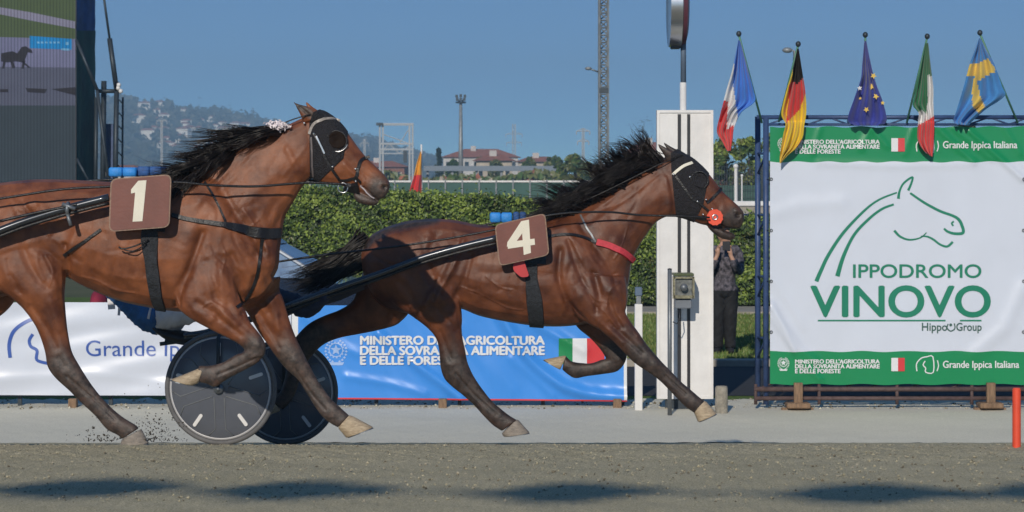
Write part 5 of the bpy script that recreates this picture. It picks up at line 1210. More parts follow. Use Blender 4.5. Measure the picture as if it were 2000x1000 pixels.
def emblem(mb, cx, cy, r, surf):
    """state emblem: star on a cog inside two branches, ribbon below"""
    st = []
    for k in range(10): a = math.pi / 2 + k * math.pi / 5; q = r * (.5 if k % 2 == 0 else .22); st.append((cx + math.cos(a) * q, cy - r * .1 - math.sin(a) * q))
    c0 = (cx, cy - r * .1)
    mb.add([surf(*c0, .006)] + [surf(x, y, .006) for x, y in st], [(0, i + 1, (i + 1) % 10 + 1) for i in range(10)])
    for k in range(14):
        a0 = k * math.pi / 7; a1 = a0 + math.pi / 14; pl = [(cx + math.cos(a) * q, cy - r * .1 + math.sin(a) * q) for q, a in ((r * .56, a0), (r * .72, a0 + .03), (r * .72, a1 - .03), (r * .56, a1))]; poly_on(mb, pl, surf)
    stroke_on(mb, [(cx + math.cos(a) * r * .58, cy - r * .1 + math.sin(a) * r * .58) for a in np.linspace(0, 2 * math.pi, 20)], r * .09, surf, sub=1)
    for s in (-1, 1):
        for k in range(9):
            a = math.radians(70 - k * 17); x = cx + s * math.cos(a) * r * .88; y = cy + math.sin(a) * r * .95
            poly_on(mb, [(x - r * .13, y), (x, y - r * .13), (x + r * .13, y + .0), (x, y + r * .09)], surf)
    poly_on(mb, [(cx - r * .7, cy + r * .95), (cx + r * .7, cy + r * .95), (cx + r * .55, cy + r * 1.2), (cx - r * .55, cy + r * 1.2)], surf)
YBn = 25.2
def ridgefold(x, y, pl, wd, amp):
    pl = np.array(pl, float); d = polydist(np.array([[x, y]]), pl)[0]; return amp * math.exp(-(d / wd) ** 2)
def fold_blue(x, y):
    f = 0
    for pl, wd, amp in _BF:
        f += ridgefold(x, y, pl, wd, amp)
    return f + .004 * math.sin(x * .045 + y * .02) + .0012 * math.sin(x * .2 - y * .13)
_BF = [(catmull([(975, 605), (1000, 650), (1040, 706), (1092, 748), (1150, 768), (1224, 774)], 4), 12, .052), (catmull([(1020, 612), (1060, 640), (1110, 668), (1140, 684)], 3), 10, .026), (catmull([(740, 650), (800, 700), (860, 745), (900, 775)], 3), 10, .038),
       (catmull([(680, 735), (760, 748), (830, 768)], 3), 8, .014), (catmull([(1000, 700), (1050, 745), (1080, 770)], 3), 8, .012), (catmull([(600, 620), (640, 660), (700, 690)], 3), 10, .016), (catmull([(900, 640), (940, 700), (1000, 760)], 3), 14, .010)]
def surf_blue(x, y, l): p = P(x, y, YBn); return (p.x, p.y - .05 - fold_blue(x, y) - l, p.z)
def fold_white(x, y): return .010 * math.sin(x * .03 + y * .05) * math.sin(y * .04) + .004 * math.sin(y * .12 + x * .015) + ridgefold(x, y, [(120, 640), (300, 610), (420, 600)], 14, .010) + ridgefold(x, y, [(0, 740), (180, 730), (320, 745)], 10, .008)
def surf_white(x, y, l): p = P(x, y, YBn); return (p.x, p.y - .05 - fold_white(x, y) - l, p.z)

def banner(x0, x1, label, topf, botf, surf, m, blocks, nm):
    root = empty('track_banner', (PX((x0 + x1) / 2, YBn), YBn, gz(YBn)), label, 'banner')
    sheet_px('vinyl_sheet', x0, x1, topf, botf, 3.0, surf, [m, 'p_white', 'p_red'], lambda x, y: (2 if (nm == 'b' and y > botf(x) - 4) else (1 if nm == 'b' and (x > 1219 or x < 584) else 0)), root)
    fr_ = MB(); fr_.box(PX(x0, YBn) + .02, PX(x1, YBn) - .02, YBn + .02, YBn + .06, PZ(topf((x0 + x1) / 2) + 8, YBn), PZ(topf((x0 + x1) / 2) + 4, YBn)); fr_.box(PX(x0, YBn) + .02, PX(x1, YBn) - .02, YBn + .02, YBn + .06, PZ(775, YBn), PZ(769, YBn))
    n_ = max(2, int((x1 - x0) / 150))
    for i in range(n_ + 1):
        x = PX(x0 + (x1 - x0) * i / n_, YBn); x = min(max(x, PX(x0, YBn) + .04), PX(x1, YBn) - .04); fr_.box(x - .02, x + .02, YBn + .061, YBn + .10, gz(YBn) - .01, PZ(topf((x0 + x1) / 2) + 2, YBn))
    fr_.build('frame', 'dark_metal', root)
    for b in blocks: MB().box(PX(b - 8, YBn), PX(b + 8, YBn), YBn - .12, YBn - .02, gz(YBn) - .02, PZ(777, YBn), bev=.006).build('foot_block', 'wood', root)
    return root
wb = banner(-320, 570, 'white banner with blue lettering and a thin line horse emblem, behind horse 1', lambda x: 590, lambda x: 771 + .002 * x, surf_white, 'v_white', [145, -150, 420], 'w')
t = MB(); text_on(t, 'Grande Ippica Italiana', (170, 664, 566, 705), surf_white, .0); t.build('lettering', 'p_navy', wb)
t = MB(); stroke_on(t, [(22, 698), (20, 672), (28, 648), (46, 632), (68, 622), (96, 619)], 7, surf_white); stroke_on(t, [(66, 652), (59, 664), (62, 676), (74, 684), (76, 704), (118, 704), (118, 640), (96, 619)], 6, surf_white); t.build('emblem', 'p_navy', wb)
bb = banner(571, 1224, 'glossy blue banner with white ministry lettering under horse 4', lambda x: 596, lambda x: 778 + (x - 571) * .008, surf_blue, 'v_blue', [865, 1205, 640], 'b')
for tx_, bx_ in (("MINISTERO DELL'AGRICOLTURA", (705, 655, 1063, 672)), ('DELLA SOVRANITÀ ALIMENTARE', (705, 671, 1063, 692)), ('E DELLE FORESTE', (705, 695, 892, 711))):
    t = MB(); text_on(t, tx_, bx_, surf_blue, 1.2, lift=.014); t.build('lettering', 'p_white', bb)
t = MB(); emblem(t, 657, 685, 23, surf_blue); t.build('emblem', 'p_pale', bb)
for i, (x0, x1, m_) in enumerate(((1091, 1118, 'p_dgreen'), (1118, 1146, 'p_white'), (1146, 1180, 'p_red'))):
    t = MB()
    for k in range(10):
        for q in range(6): xa = x0 + (x1 - x0) * q / 6; xb = x0 + (x1 - x0) * (q + 1) / 6; poly_on(t, [(xa, 660 + k * 5), (xb, 660 + k * 5), (xb, 665 + k * 5), (xa, 665 + k * 5)], surf_blue, .010)
    t.build('flag_mark', m_, bb)

# ------------------------------------------------------------------ the large sign
YS = 25.0
sg = empty('event_sign', (PX(1750, YS), YS, gz(YS)), 'large white and green fabric sign with a horse head outline on a blue steel frame', 'sign')
SF = [([(1504, 600), (1560, 680), (1590, 705)], 9, .024), ([(1504, 590), (1530, 640), (1550, 684)], 6, .018), ([(1505, 620), (1560, 700), (1600, 740)], 6, .018), ([(1890, 255), (1940, 300), (1996, 350)], 6, .026), ([(1996, 560), (1960, 640), (1900, 690)], 14, .016), ([(1504, 420), (1560, 400), (1640, 395)], 16, .010), ([(1600, 318), (1750, 324), (1900, 320)], 8, .008), ([(1830, 250), (1870, 290), (1900, 316)], 6, .014), ([(1860, 250), (1905, 285), (1935, 312)], 5, .012),
      ([(1700, 250), (1680, 290)], 6, .012), ([(1700, 250), (1730, 285)], 6, .012), ([(1600, 252), (1585, 300)], 5, .01), ([(1780, 255), (1765, 300)], 5, .008), ([(1504, 540), (1540, 590), (1570, 640)], 7, .006), ([(1960, 250), (1990, 300)], 6, .008)]
SF = [(np.array(a, float), b, c) for a, b, c in SF]
def surf_sign(x, y, l):
    p = P(x, y, YS); f = .006 * math.sin(x * .02 + 1) * math.sin(y * .015)
    for pl, wd, amp in SF:
        if pl[:, 0].min() - 30 < x < pl[:, 0].max() + 30 and pl[:, 1].min() - 30 < y < pl[:, 1].max() + 30: f += ridgefold(x, y, pl, wd, amp)
    return (p.x, p.y - .05 - f - l, p.z)
sheet_px('fabric', 1503, 1999, lambda x: 248 + 1.5 * math.sin(x * .1), lambda x: 750 + 1.2 * math.sin(x * .07), 4.0, surf_sign, ['v_white', 'v_green'], lambda x, y: 1 if (y < 316 or y > 685) else 0, sg)
t = MB()
for pl, wd in (([(1593, 549), (1602, 528), (1617, 497), (1646, 454), (1688, 410), (1717, 389), (1750, 376)], [8, 7, 6, 4, 3]), ([(1634, 539), (1646, 500), (1667, 458), (1696, 427), (1721, 408), (1744, 399)], [9, 6, 5, 4]),
               ([(1753, 388), (1755, 374), (1763, 358), (1780, 346), (1778, 358), (1772, 372)], [6, 4, 4, 4, 5]), ([(1776, 377), (1804, 396), (1834, 412), (1856, 420), (1869, 427), (1876, 438), (1879, 454), (1863, 456), (1849, 452), (1842, 446)], [4, 5, 5, 6, 6, 5, 4]),
               ([(1745, 450), (1757, 462), (1775, 468), (1796, 464), (1808, 454)], [5, 4, 3, 2]), ([(1797, 461), (1810, 462), (1822, 468), (1834, 477), (1848, 481), (1859, 472)], [2, 4, 4, 5]), ([(1861, 432), (1857, 436), (1860, 441)], 3.4)): stroke_on(t, pl, wd, surf_sign)
t.build('horse_logo', 'p_green', sg)
t = MB(); text_on(t, 'IPPODROMO', (1665, 516, 1914, 542), surf_sign, .6); t.build('lettering', 'p_green', sg)
t = MB(); text_on(t, 'VINOVO', (1583, 558, 1931, 618), surf_sign, 2.0); t.build('lettering', 'p_green', sg)
t = MB(); poly_on(t, [(1596, 624), (1845, 624), (1845, 627), (1596, 627)], surf_sign); poly_on(t, [(1873, 624), (1915, 624), (1915, 627), (1873, 627)], surf_sign); t.build('underline', 'p_green', sg)
t = MB(); text_on(t, 'Hippo', (1799, 630, 1848, 650), surf_sign, .3); t.build('lettering', 'p_grey', sg); t = MB(); text_on(t, 'Group', (1866, 630, 1915, 650), surf_sign, .3); t.build('lettering', 'p_grey', sg); t = MB()
stroke_on(t, [(1850, 632), (1848, 640), (1855, 646), (1863, 641), (1862, 631)], 2.4, surf_sign); poly_on(t, [(1855 + 3 * math.cos(a), 634 + 3 * math.sin(a)) for a in np.linspace(0, 6.0, 9)], surf_sign); t.build('emblem', 'p_grey', sg)
for yb, nmx in ((0, 0), (428, 0)):
    t = MB(); lift = .008
    for tx_, bx_, bo_ in (("MINISTERO DELL'AGRICOLTURA", (1552, 273 + yb, 1716, 281 + yb), .5), ('DELLA SOVRANITÀ ALIMENTARE', (1552, 280.5 + yb, 1716, 290.5 + yb), .5), ('E DELLE FORESTE', (1552, 292 + yb, 1640, 300 + yb), .5), ('Grande Ippica Italiana', (1840, 276 + yb, 1984 + (4 if yb else 0), 294 + yb), .35)):
        t = MB(); text_on(t, tx_, bx_, surf_sign, bo_, lift=lift); t.build('lettering', 'p_white', sg)
    t = MB(); emblem(t, 1529, 281 + yb, 12, surf_sign); t.build('emblem', 'p_white', sg)
    t = MB(); stroke_on(t, [(1789, 296 + yb), (1788, 282 + yb), (1797, 271 + yb), (1808, 268 + yb), (1820, 268 + yb), (1821, 298 + yb), (1806, 298 + yb), (1806, 290 + yb), (1801, 284 + yb), (1805, 276 + yb)], 2.2, surf_sign, .008, 3); stroke_on(t, [(1829, 275 + yb), (1831, 286 + yb), (1828, 296 + yb)], 2, surf_sign, .008); t.build('emblem', 'p_white', sg)
    for (x0, x1, m_) in ((1739, 1752, 'p_white'), (1752, 1765, 'p_red')):
        t = MB(); poly_on(t, [(x0, 270 + yb), (x1, 270 + yb), (x1, 296 + yb), (x0, 296 + yb)], surf_sign, .009); t.build('flag_mark', m_, sg)
# steel frame
def beam(mb, x0, y0, x1, y1, Y, r=.022, Y2=None): mb.tube([P(x0, y0, Y), P(x1, y1, Y2 or Y)], r, 8)
fm = MB()
for Yq, o_ in ((YS + .03, 0), (YS + .55, 14)):
    for x in (1496 if o_ == 0 else 1480, 2008 + o_): beam(fm, x, 228, x, 790, Yq, .03)
    beam(fm, 1478, 229, 2020, 229, Yq); beam(fm, 1494, 243, 2020, 243, Yq, .014)
    xs = np.linspace(1500, 2010, 14)
    for i in range(13): beam(fm, xs[i], 229 if i % 2 else 243, xs[i + 1], 243 if i % 2 else 229, Yq, .009)
    for i in (4, 8): beam(fm, xs[i], 229, xs[i], 243, Yq, .014)
for y in (300, 420, 540, 660): beam(fm, 1496, y, 1480, y + 40, YS + .03, .012, YS + .55); beam(fm, 1480, y, 1496, y, YS + .55, .012, YS + .03)
fm.build('frame', 'blue_steel', sg, True)
fm = MB(); beam(fm, 1474, 760, 2022, 760, YS - .02, .026); beam(fm, 1474, 778, 2022, 778, YS - .02, .022)
for x in (1476, 1600, 1752, 1898, 2015): beam(fm, x, 750, x, 790, YS - .02, .018)
for x in (1480, 1560, 1640, 1690, 1770, 1850, 1900, 1980): beam(fm, x, 760, x + 30, 748, YS + .02, .010)
fm.build('bottom_rail', 'rust', sg, True)
for x in (1557, 1932):
    b = MB(); p = P(x, 795, YS); g = gz(YS); b.box(p.x - .045, p.x + .045, YS - .12, YS - .055, g + .07, PZ(746, YS), bev=.006); b.box(p.x - .12, p.x + .12, YS - .16, YS + .1, g + .02, g + .075, bev=.01); b.box(p.x - .17, p.x + .16, YS - .08, YS - .02, g - .02, g + .022, bev=.006); b.build('foot_block', 'wood', sg)
t = MB()
for y in (350, 450, 549, 648):
    for x in (1505, 1997): q = Vector(surf_sign(x, y, .006)); t.torus(q, .014, .004, (1, 0, 0), (0, 0, 1), 12, 6); t.tube([q, Vector((q.x + (.06 if x > 1700 else -.05), YS + .02, q.z))], .004, 5)
t.build('eyelet_tie', 'dark_metal', sg, True)

# ------------------------------------------------------------------ flags
M['f_blue'] = mat('flag_blue_cloth', (.05, .20, .66), .75, var=.1); M['f_white'] = mat('flag_white_cloth', (.66, .66, .68), .8, var=.06); M['f_red'] = mat('flag_red_cloth', (.62, .03, .035), .75, var=.1); M['f_black'] = mat('flag_black_cloth', (.02, .016, .016), .8)
M['f_yellow'] = mat('flag_yellow_cloth', (.72, .50, .02), .75, var=.1); M['f_eu'] = mat('flag_deep_blue_cloth', (.035, .05, .32), .7, var=.15); M['f_green'] = mat('flag_green_cloth', (.01, .17, .065), .75, var=.1); M['f_sky'] = mat('flag_mid_blue_cloth', (.05, .23, .56), .75, var=.1); M['f_gold'] = mat('flag_gold_cloth', (.75, .52, .10), .75)
M['f_orange'] = mat('pennant_orange_cloth', (.78, .36, .03), .75)
M['pole_g'] = mat('green_flag_pole', (.07, .22, .14), .5)
for m_ in ('f_blue', 'f_white', 'f_red', 'f_yellow', 'f_eu', 'f_green', 'f_sky', 'f_gold', 'f_orange'):
    b_ = M[m_].node_tree.nodes['Principled BSDF']; b_.inputs['Sheen Weight'].default_value = .2
def flag(label, tip, base, rows, mats, colf, Y, nfold=3.2, amp=.045, polem='pole_g', pr=.011, stars=None, pdY=.0, finial=True, lean=.35):
    root = empty('flag', P(base[0], base[1], Y + .02), label, 'flag', None)
    pl = MB(); pl.tube([P(tip[0], tip[1], Y - lean + .02), P(base[0], base[1], Y + .02)], pr, 8); po = pl.build('pole', polem, root, True)
    if finial: MB().ball(P(tip[0], tip[1] - 2, Y - lean + .02), .028, (1, 1, 1.1), 10).build('finial', 'dark_metal', root, True)
    A = catmull(rows, 10); nu = 26; V = []; k = len(A); tipy, by = tip[1], max(r[3] for r in rows)
    def pos(i, u):
        r_ = A[i]; x = r_[0] + (r_[2] - r_[0]) * u; y = r_[1] + (r_[3] - r_[1]) * u; t = i / (k - 1); wd = abs(r_[2] - r_[0])
        f = amp * min(1, wd / 25) * (math.sin(u * nfold * 2 * math.pi + t * 1.8) + .4 * math.sin(u * nfold * 4.3 + t * 5)) + .008 * math.sin(t * 19 + u * 5)
        ly = lean * (1 - (y - tipy) / (max(base[1], 1) - tipy)) if y < base[1] else 0
        return x, y, Y - ly - .04 - abs(amp) - f + (0 if y < base[1] else -.05)
    for i in range(k):
        for j in range(nu + 1): V.append(P(*pos(i, j / nu)))
    Fc = []; mi = []
    for i in range(k - 1):
        for j in range(nu):
            a = i * (nu + 1) + j; Fc.append((a, a + nu + 1, a + nu + 2, a + 1)); x, y, _ = pos(i, (j + .5) / nu); x2, y2, _ = pos(i + 1, (j + .5) / nu); mi.append(colf((x + x2) / 2, (y + y2) / 2))
    cl = link_mesh('cloth', V, Fc, mats, mi, root)
    if stars:
        for (sx, sy, sr, sm_) in stars:
            d = [(abs(pos(i, j / nu)[0] - sx) + abs(pos(i, j / nu)[1] - sy), pos(i, j / nu)[2]) for i in range(k) for j in range(nu + 1)]; Yz = min(d)[1] - .02
            s_ = MB(); pts = []
            for q in range(10): a = math.pi / 2 + q * math.pi / 5 + sx; rr = sr * (1 if q % 2 == 0 else .45); pts.append(P(sx + math.cos(a) * rr, sy - math.sin(a) * rr, Yz))
            s_.add([P(sx, sy, Yz)] + pts, [(0, (q + 1) % 10 + 1, q + 1) for q in range(10)]); s_.build('star', sm_, cl)
    return root
def PI(x, y, poly): return bool(inpoly(np.array([[x, y]]), poly)[0])
YF = 24.95
flag('limp blue white and red flag, leftmost of the five above the sign', (1443, 68), (1488, 240), [(1442, 78, 1446, 80), (1430, 136, 1461, 136), (1418, 178, 1472, 176), (1412, 203, 1474, 199), (1407, 222, 1448, 220), (1400, 256, 1434, 250), (1410, 276, 1431, 272), (1421, 295, 1427, 294)],
     ['f_blue', 'f_white', 'f_red'], lambda x, y: 2 if (PI(x, y, [(1409, 196), (1422, 198), (1419, 254), (1432, 244), (1440, 305), (1390, 305), (1395, 250)])) else (0 if x > np.interp(y, [80, 128, 165, 200, 225], [1430, 1434, 1432, 1437, 1441]) else 1), YF)
flag('black red and yellow flag draped over the top left corner of the sign', (1559, 88), (1521, 238), [(1557, 95, 1560, 95), (1547, 140, 1567, 140), (1535, 180, 1573, 180), (1526, 222, 1575, 218), (1534, 242, 1571, 245), (1530, 262, 1568, 268), (1525, 290, 1556, 288), (1523, 306, 1538, 304), (1523, 320, 1526, 318)],
     ['f_black', 'f_red', 'f_yellow'], lambda x, y: 0 if PI(x, y, [(1550, 85), (1566, 90), (1569, 152), (1556, 165), (1548, 158)]) else (1 if PI(x, y, [(1540, 168), (1549, 155), (1570, 148), (1574, 182), (1562, 214), (1540, 236), (1535, 242), (1541, 190)]) or PI(x, y, [(1548, 300), (1566, 270), (1560, 300)]) else 2), YF)
flag('deep blue flag with gold stars hanging in the middle above the sign', (1690, 70), (1692, 240), [(1688, 80, 1692, 80), (1684, 125, 1700, 120), (1681, 155, 1710, 160), (1667, 196, 1724, 198), (1656, 232, 1732, 234), (1668, 245, 1722, 246)], ['f_eu'], lambda x, y: 0, YF, 2.4,
     stars=[(1706, 148, 6.5, 'f_gold'), (1703, 169, 6.5, 'f_gold'), (1711, 188, 6.5, 'f_gold'), (1692, 214, 6, 'f_gold'), (1679, 172, 5.5, 'f_white'), (1724, 201, 4.5, 'f_gold'), (1680, 192, 3.5, 'f_gold')])
flag('green white and red flag whose red end hangs over the upper green band', (1811, 73), (1771, 240), [(1807, 84, 1813, 84), (1796, 138, 1818, 130), (1786, 188, 1823, 172), (1783, 206, 1823, 200), (1794, 221, 1824, 222), (1793, 240, 1825, 240), (1792, 270, 1824, 270), (1802, 291, 1823, 292), (1815, 303, 1821, 306)],
     ['f_green', 'f_white', 'f_red'], lambda x, y: 2 if y > np.interp(x, [1790, 1806, 1826], [246, 238, 226]) else (1 if PI(x, y, [(1811, 146), (1819, 148), (1828, 160), (1828, 235), (1790, 250), (1790, 222), (1800, 214), (1808, 222), (1812, 200)]) else 0), YF)
flag('blue flag with a yellow cross, rightmost above the sign', (1914, 66), (1988, 240), [(1912, 74, 1916, 76), (1903, 100, 1928, 100), (1893, 128, 1942, 125), (1882, 170, 1957, 168), (1873, 200, 1962, 188), (1866, 222, 1925, 214), (1862, 236, 1900, 236), (1868, 243, 1892, 245)], ['f_sky', 'f_gold'],
     lambda x, y: 1 if PI(x, y, [(1888, 124), (1906, 126), (1930, 114), (1946, 138), (1907, 160), (1903, 148), (1884, 147)]) or PI(x, y, [(1903, 125), (1909, 125), (1908, 160), (1914, 185), (1924, 208), (1912, 222), (1900, 208), (1898, 180), (1903, 150)]) else 0, YF, 2.6)
YP = 60
flag('small orange and red pennant on a white stake above the hedge', (823, 282), (824, 420), [(821, 296, 823, 296), (813, 322, 823, 324), (808, 345, 823, 347), (800, 372, 823, 377), (797, 390, 822, 386)], ['f_orange', 'f_red'], lambda x, y: 0 if y < 342 else 1, YP, 1.6, .06, 'white_paint', .022, finial=False, lean=.05)

# ------------------------------------------------------------------ finish board, mirror drum and devices
YW = 25.0; g = gz(YW)
fb = empty('finish_board', (PX(1338, YW), YW, g), 'tall white board with two black stripes marking the finish line', 'board')
x0, x1 = PX(1283, YW), PX(1393, YW); z1 = PZ(215, YW); z0 = PZ(779, YW)
MB().box(x0 + .02, x1 - .02, YW, YW + .12, z0 + .02, z1 - .02).build('panel', 'white_paint', fb)
mb = MB(); mb.box(x0, x0 + .028, YW - .014, YW + .13, z0, z1); mb.box(x1 - .028, x1, YW - .014, YW + .13, z0, z1); mb.box(x0 + .028, x1 - .028, YW - .0142, YW + .13, z1 - .028, z1); mb.box(x0 + .028, x1 - .028, YW - .0142, YW + .13, z0, z0 + .028); mb.build('frame', 'white_paint', fb)
for xa, xb in ((1323.5, 1330), (1342, 1348)): MB().box(PX(xa, YW), PX(xb, YW), YW - .008, YW + .001, z0 + .03, PZ(223, YW)).build('stripe', 'black_paint', fb)
mb = MB(); mb.tube([(PX(1336.5, YW), YW + .17, g), (PX(1336.5, YW), YW + .17, PZ(160, YW))], .034, 14); mb.build('lower_pole', 'white_paint', fb, True)
mb = MB(); mb.tube([(PX(1337, YW), YW + .17, PZ(160, YW)), (PX(1337, YW), YW + .17, PZ(40, YW))], .029, 14); mb.build('upper_pole', mat('grey_blue_pole', (.10, .14, .2), .5), fb, True)
for z in (g + .0, ): MB().box(PX(1300, YW), PX(1376, YW), YW + .02, YW + .1, g - .02, z0 + .01).build('foot', 'dark_metal', fb)
fd = empty('finish_mirror', (PX(1326, YW), YW + .17, PZ(93, YW)), 'polished round metal drum on the pole above the tall white board', 'mirror')
c = Vector((0, YW + .17, PZ(8, YW))); n = 40
def ringx(px, r): return [(PX(px, YW), c.y + math.cos(a) * r, c.z + math.sin(a) * r) for a in np.linspace(0, 2 * math.pi, n, endpoint=False)]
def lathe(prof):
    mb = MB(); vs = [];
    for px, r in prof: vs += ringx(px, r)
    return mb.add(vs, [(q * n + i, q * n + (i + 1) % n, q * n + n + (i + 1) % n, q * n + n + i) for q in range(len(prof) - 1) for i in range(n)])
R0 = (93 - 8) / F * YW
smoothnorm(lathe([(1311, .0), (1310.5, R0 * .85), (1309, R0 * .93), (1308, R0 * .97), (1331, R0 * .97), (1333, R0 * .93)]).build('drum', 'steel', fd, True), 30)
smoothnorm(lathe([(1333, R0 * .93), (1341, R0 * .90), (1345, R0 * .7), (1346, 0)]).build('back_plate', mat('maroon_back_plate', (.10, .03, .045), .4), fd, True), 30)
MB().box(PX(1312, YW), PX(1331, YW), YW + .1, YW + .25, PZ(94, YW), PZ(84, YW), bev=.01).build('bracket', 'black_paint', fd)

YT = 24.55; g = gz(YT)
pt = empty('thin_pole', (PX(1308, YT), YT, g), 'thin grey metal pole standing just in front of the white board', 'pole')
MB().tube([(PX(1308, YT), YT, g), (PX(1308, YT), YT, PZ(526, YT))], .022, 10).build('tube', 'dull_metal', pt, True); MB().ball((PX(1308, YT), YT, PZ(526, YT)), .024, (1, 1, .5), 10).build('cap', 'black_paint', pt, True)
ce_ = empty('timing_device', (PX(1337, YT), YT + .2, PZ(608, YT)), 'small timing camera box with a brass bracket fixed to the white board', 'camera box')
zt_ = lambda y: PZ(y, YT)
MB().box(PX(1321, YT), PX(1355, YT), YT + .12, YT + .36, zt_(583), zt_(545), bev=.012).build('case', mat('tinted_case', (.24, .25, .24), .3, var=.4, nscale=14), ce_)
MB().box(PX(1317, YT), PX(1357, YT), YT + .10, YT + .38, zt_(540), zt_(535), bev=.004).build('lid', mat('olive_lid', (.07, .09, .03), .5), ce_)
b_ = MB(); bz_ = mat('brass_bracket', (.30, .28, .18), .45, .3, var=.3, nscale=40)
for xa, ya, xb, yb in ((1315, 541, 1320, 584), (1354, 541, 1358, 584), (1318, 578, 1356, 584), (1318, 541, 1356, 545)): b_.box(PX(xa, YT), PX(xb, YT), YT + .09, YT + .115, zt_(yb), zt_(ya))
b_.build('bracket', bz_, ce_); MB().tube([(PX(1337, YT), YT + .06, zt_(562)), (PX(1337, YT), YT + .13, zt_(562))], .038, 18).build('lens', 'dull_metal', ce_, True)
MB().box(PX(1320, YT), PX(1353, YT), YT + .13, YT + .33, zt_(604), zt_(586), bev=.008).build('base_box', mat('grey_base_box', (.16, .18, .21), .5), ce_)
MB().tube([(PX(1328, YT), YT + .12, zt_(604)), (PX(1329, YT), YT + .1, zt_(622)), (PX(1324, YT), YT + .1, zt_(634)), (PX(1316, YT), YT + .12, zt_(630))], .006, 6).build('cable', 'black_paint', ce_, True)
MB().box(PX(1330, YT), PX(1336, YT), YT + .365, YW - .002, zt_(575), zt_(555)).build('mount', 'dark_metal', ce_)
YQ = 24.9; g = gz(YQ); wp = empty('marker_post', (PX(1247, YQ), YQ, g), 'short square white post with a grey sensor head beside the blue banner', 'post')
MB().box(PX(1240, YQ), PX(1255, YQ), YQ, YQ + .08, g - .02, PZ(594, YQ), bev=.006).build('post_body', 'white_paint', wp)
MB().box(PX(1240.5, YQ), PX(1254.5, YQ), YQ - .004, YQ + .084, PZ(578, YQ), PZ(561, YQ), bev=.008).build('sensor_head', mat('blue_grey_sensor', (.12, .17, .25), .35), wp)
MB().box(PX(1243, YQ), PX(1252, YQ), YQ + .01, YQ + .07, PZ(594, YQ), PZ(578, YQ)).build('neck', 'dull_metal', wp)
YR = 24.7; g = gz(YR); mb = MB(); mb.tube([(PX(1409, YR), YR, g - .03), (PX(1409, YR), YR, PZ(757, YR)), (PX(1409, YR), YR, PZ(754, YR))], [.066, .064, .055], 18)
o = mb.build('concrete_stub', mat('weathered_concrete', (.36, .33, .27), .9, var=.25, nscale=14, bump=.5), base=(PX(1409, YR), YR, g)); smoothnorm(o, 40); o.data.polygons.foreach_set('use_smooth', [True] * len(o.data.polygons)); tag(o, 'short round concrete stub between the white board and the sign', 'bollard')
YO = 14.05; g = gz(YO)
mb = MB(); mb.tube([(PX(1985.5, YO), YO, g - .02), (PX(1985.5, YO), YO, PZ(760, YO)), (PX(1985.5, YO), YO, PZ(757.5, YO))], [.0245, .0245, .018], 20); o = mb.build('distance_post', 'orange', None, True, base=(PX(1985.5, YO), YO, g)); smoothnorm(o, 40); tag(o, 'bright orange plastic post at the right edge in front of the sign', 'post')
# red bag
YG = 29; mb = MB(); loft(mb, [(176, 590, 178, 600, .05, 0), (182, 570, 186, 640, .2, 0), (196, 566, 198, 640, .22, 0), (208, 576, 208, 640, .15, 0), (213, 600, 213, 636, .05, 0)], YG, 3, 14); tag(mb.build('red_cushion', mat('wine_red_cloth', (.25, .012, .04), .8, var=.2), None, True, base=(PX(194, YG), YG, PZ(640, YG))), 'wine red cushion showing above the white banner beneath horse 1', 'cushion')
mb = MB().box(PX(150, YG), PX(240, YG), YG - .2, YG + .3, gz(YG), PZ(639, YG)); tag(mb.build('equipment_crate', 'wood', base=(PX(194, YG), YG, gz(YG))), 'wooden crate hidden behind the white banner under the wine red cushion', 'crate')

# ------------------------------------------------------------------ spectator
YSp = 32.4; gS = gz(YSp); kS = F / YSp; fy = 340 + (ZC - gS) * kS
sp = empty('person', (PX(1414, YSp), YSp, gS), 'standing person in black trousers and patterned cardigan with raised hands, between board and sign', 'person')
def S(x, h, dy=0, r=.05): return (1414 + x * kS, fy - h * kS, YSp + dy, r)
ch = head_chains(1412, fy - 1.60 * kS, YSp, .98, 1)
ch += [[S(-.0, 1.5, 0, .05), S(0, 1.42, 0, .06)], [S(0, 1.36, 0, .13), S(0, 1.2, 0, .15), S(0, 1.0, 0, .13), S(0, .88, 0, .15)]]
for s in (-1, 1):
    ch += [[S(s * .07, .86, 0, .1), S(s * .08, .5, -.02, .068), S(s * .08, .3, 0, .055), S(s * .085, .08, 0, .042)], [S(s * .085, .06, 0, .042), S(s * .09, .04, -.1, .038), S(s * .095, .035, -.17, .03)]]
    ch += [[S(s * .13, 1.38, 0, .07), S(s * .19, 1.32, 0, .055), S(s * .2, 1.12, -.12, .045), S(s * .15, 1.2, -.28, .036), S(s * .09, 1.32, -.3, .028)]]
    ch += hand_chains(1414 + s * .09 * kS, fy - 1.32 * kS, YSp - .3, -s * .15, -1)
Vp, Fp = chainblob(ch)
link_mesh('body', Vp, Fp, 'skin', None, sp)
hgt = lambda Q: (fy - Q[:, 1]) / kS
pm = mat('patterned_knit', (.15, .135, .16), .9, nscale=22, c2=(.015, .015, .02), det=2)
clothing(sp, 'cardigan', Vp, Fp, lambda Q, V: (hgt(Q) > .74) & (hgt(Q) < 1.44) & ~((V[:, 1] < YSp - .24) & (hgt(Q) > 1.27)), pm, .022)
clothing(sp, 'trousers', Vp, Fp, lambda Q, V: (hgt(Q) > .07) & (hgt(Q) < .86), 'black_cloth', .03)
clothing(sp, 'shoe', Vp, Fp, lambda Q, V: (hgt(Q) < .095), 'black_cloth', .012)
clothing(sp, 'hair', Vp, Fp, lambda Q, V: (hgt(Q) > 1.60) & ((Q[:, 0] < 1414 + .02 * kS) | (hgt(Q) > 1.66)), 'hair', .02)
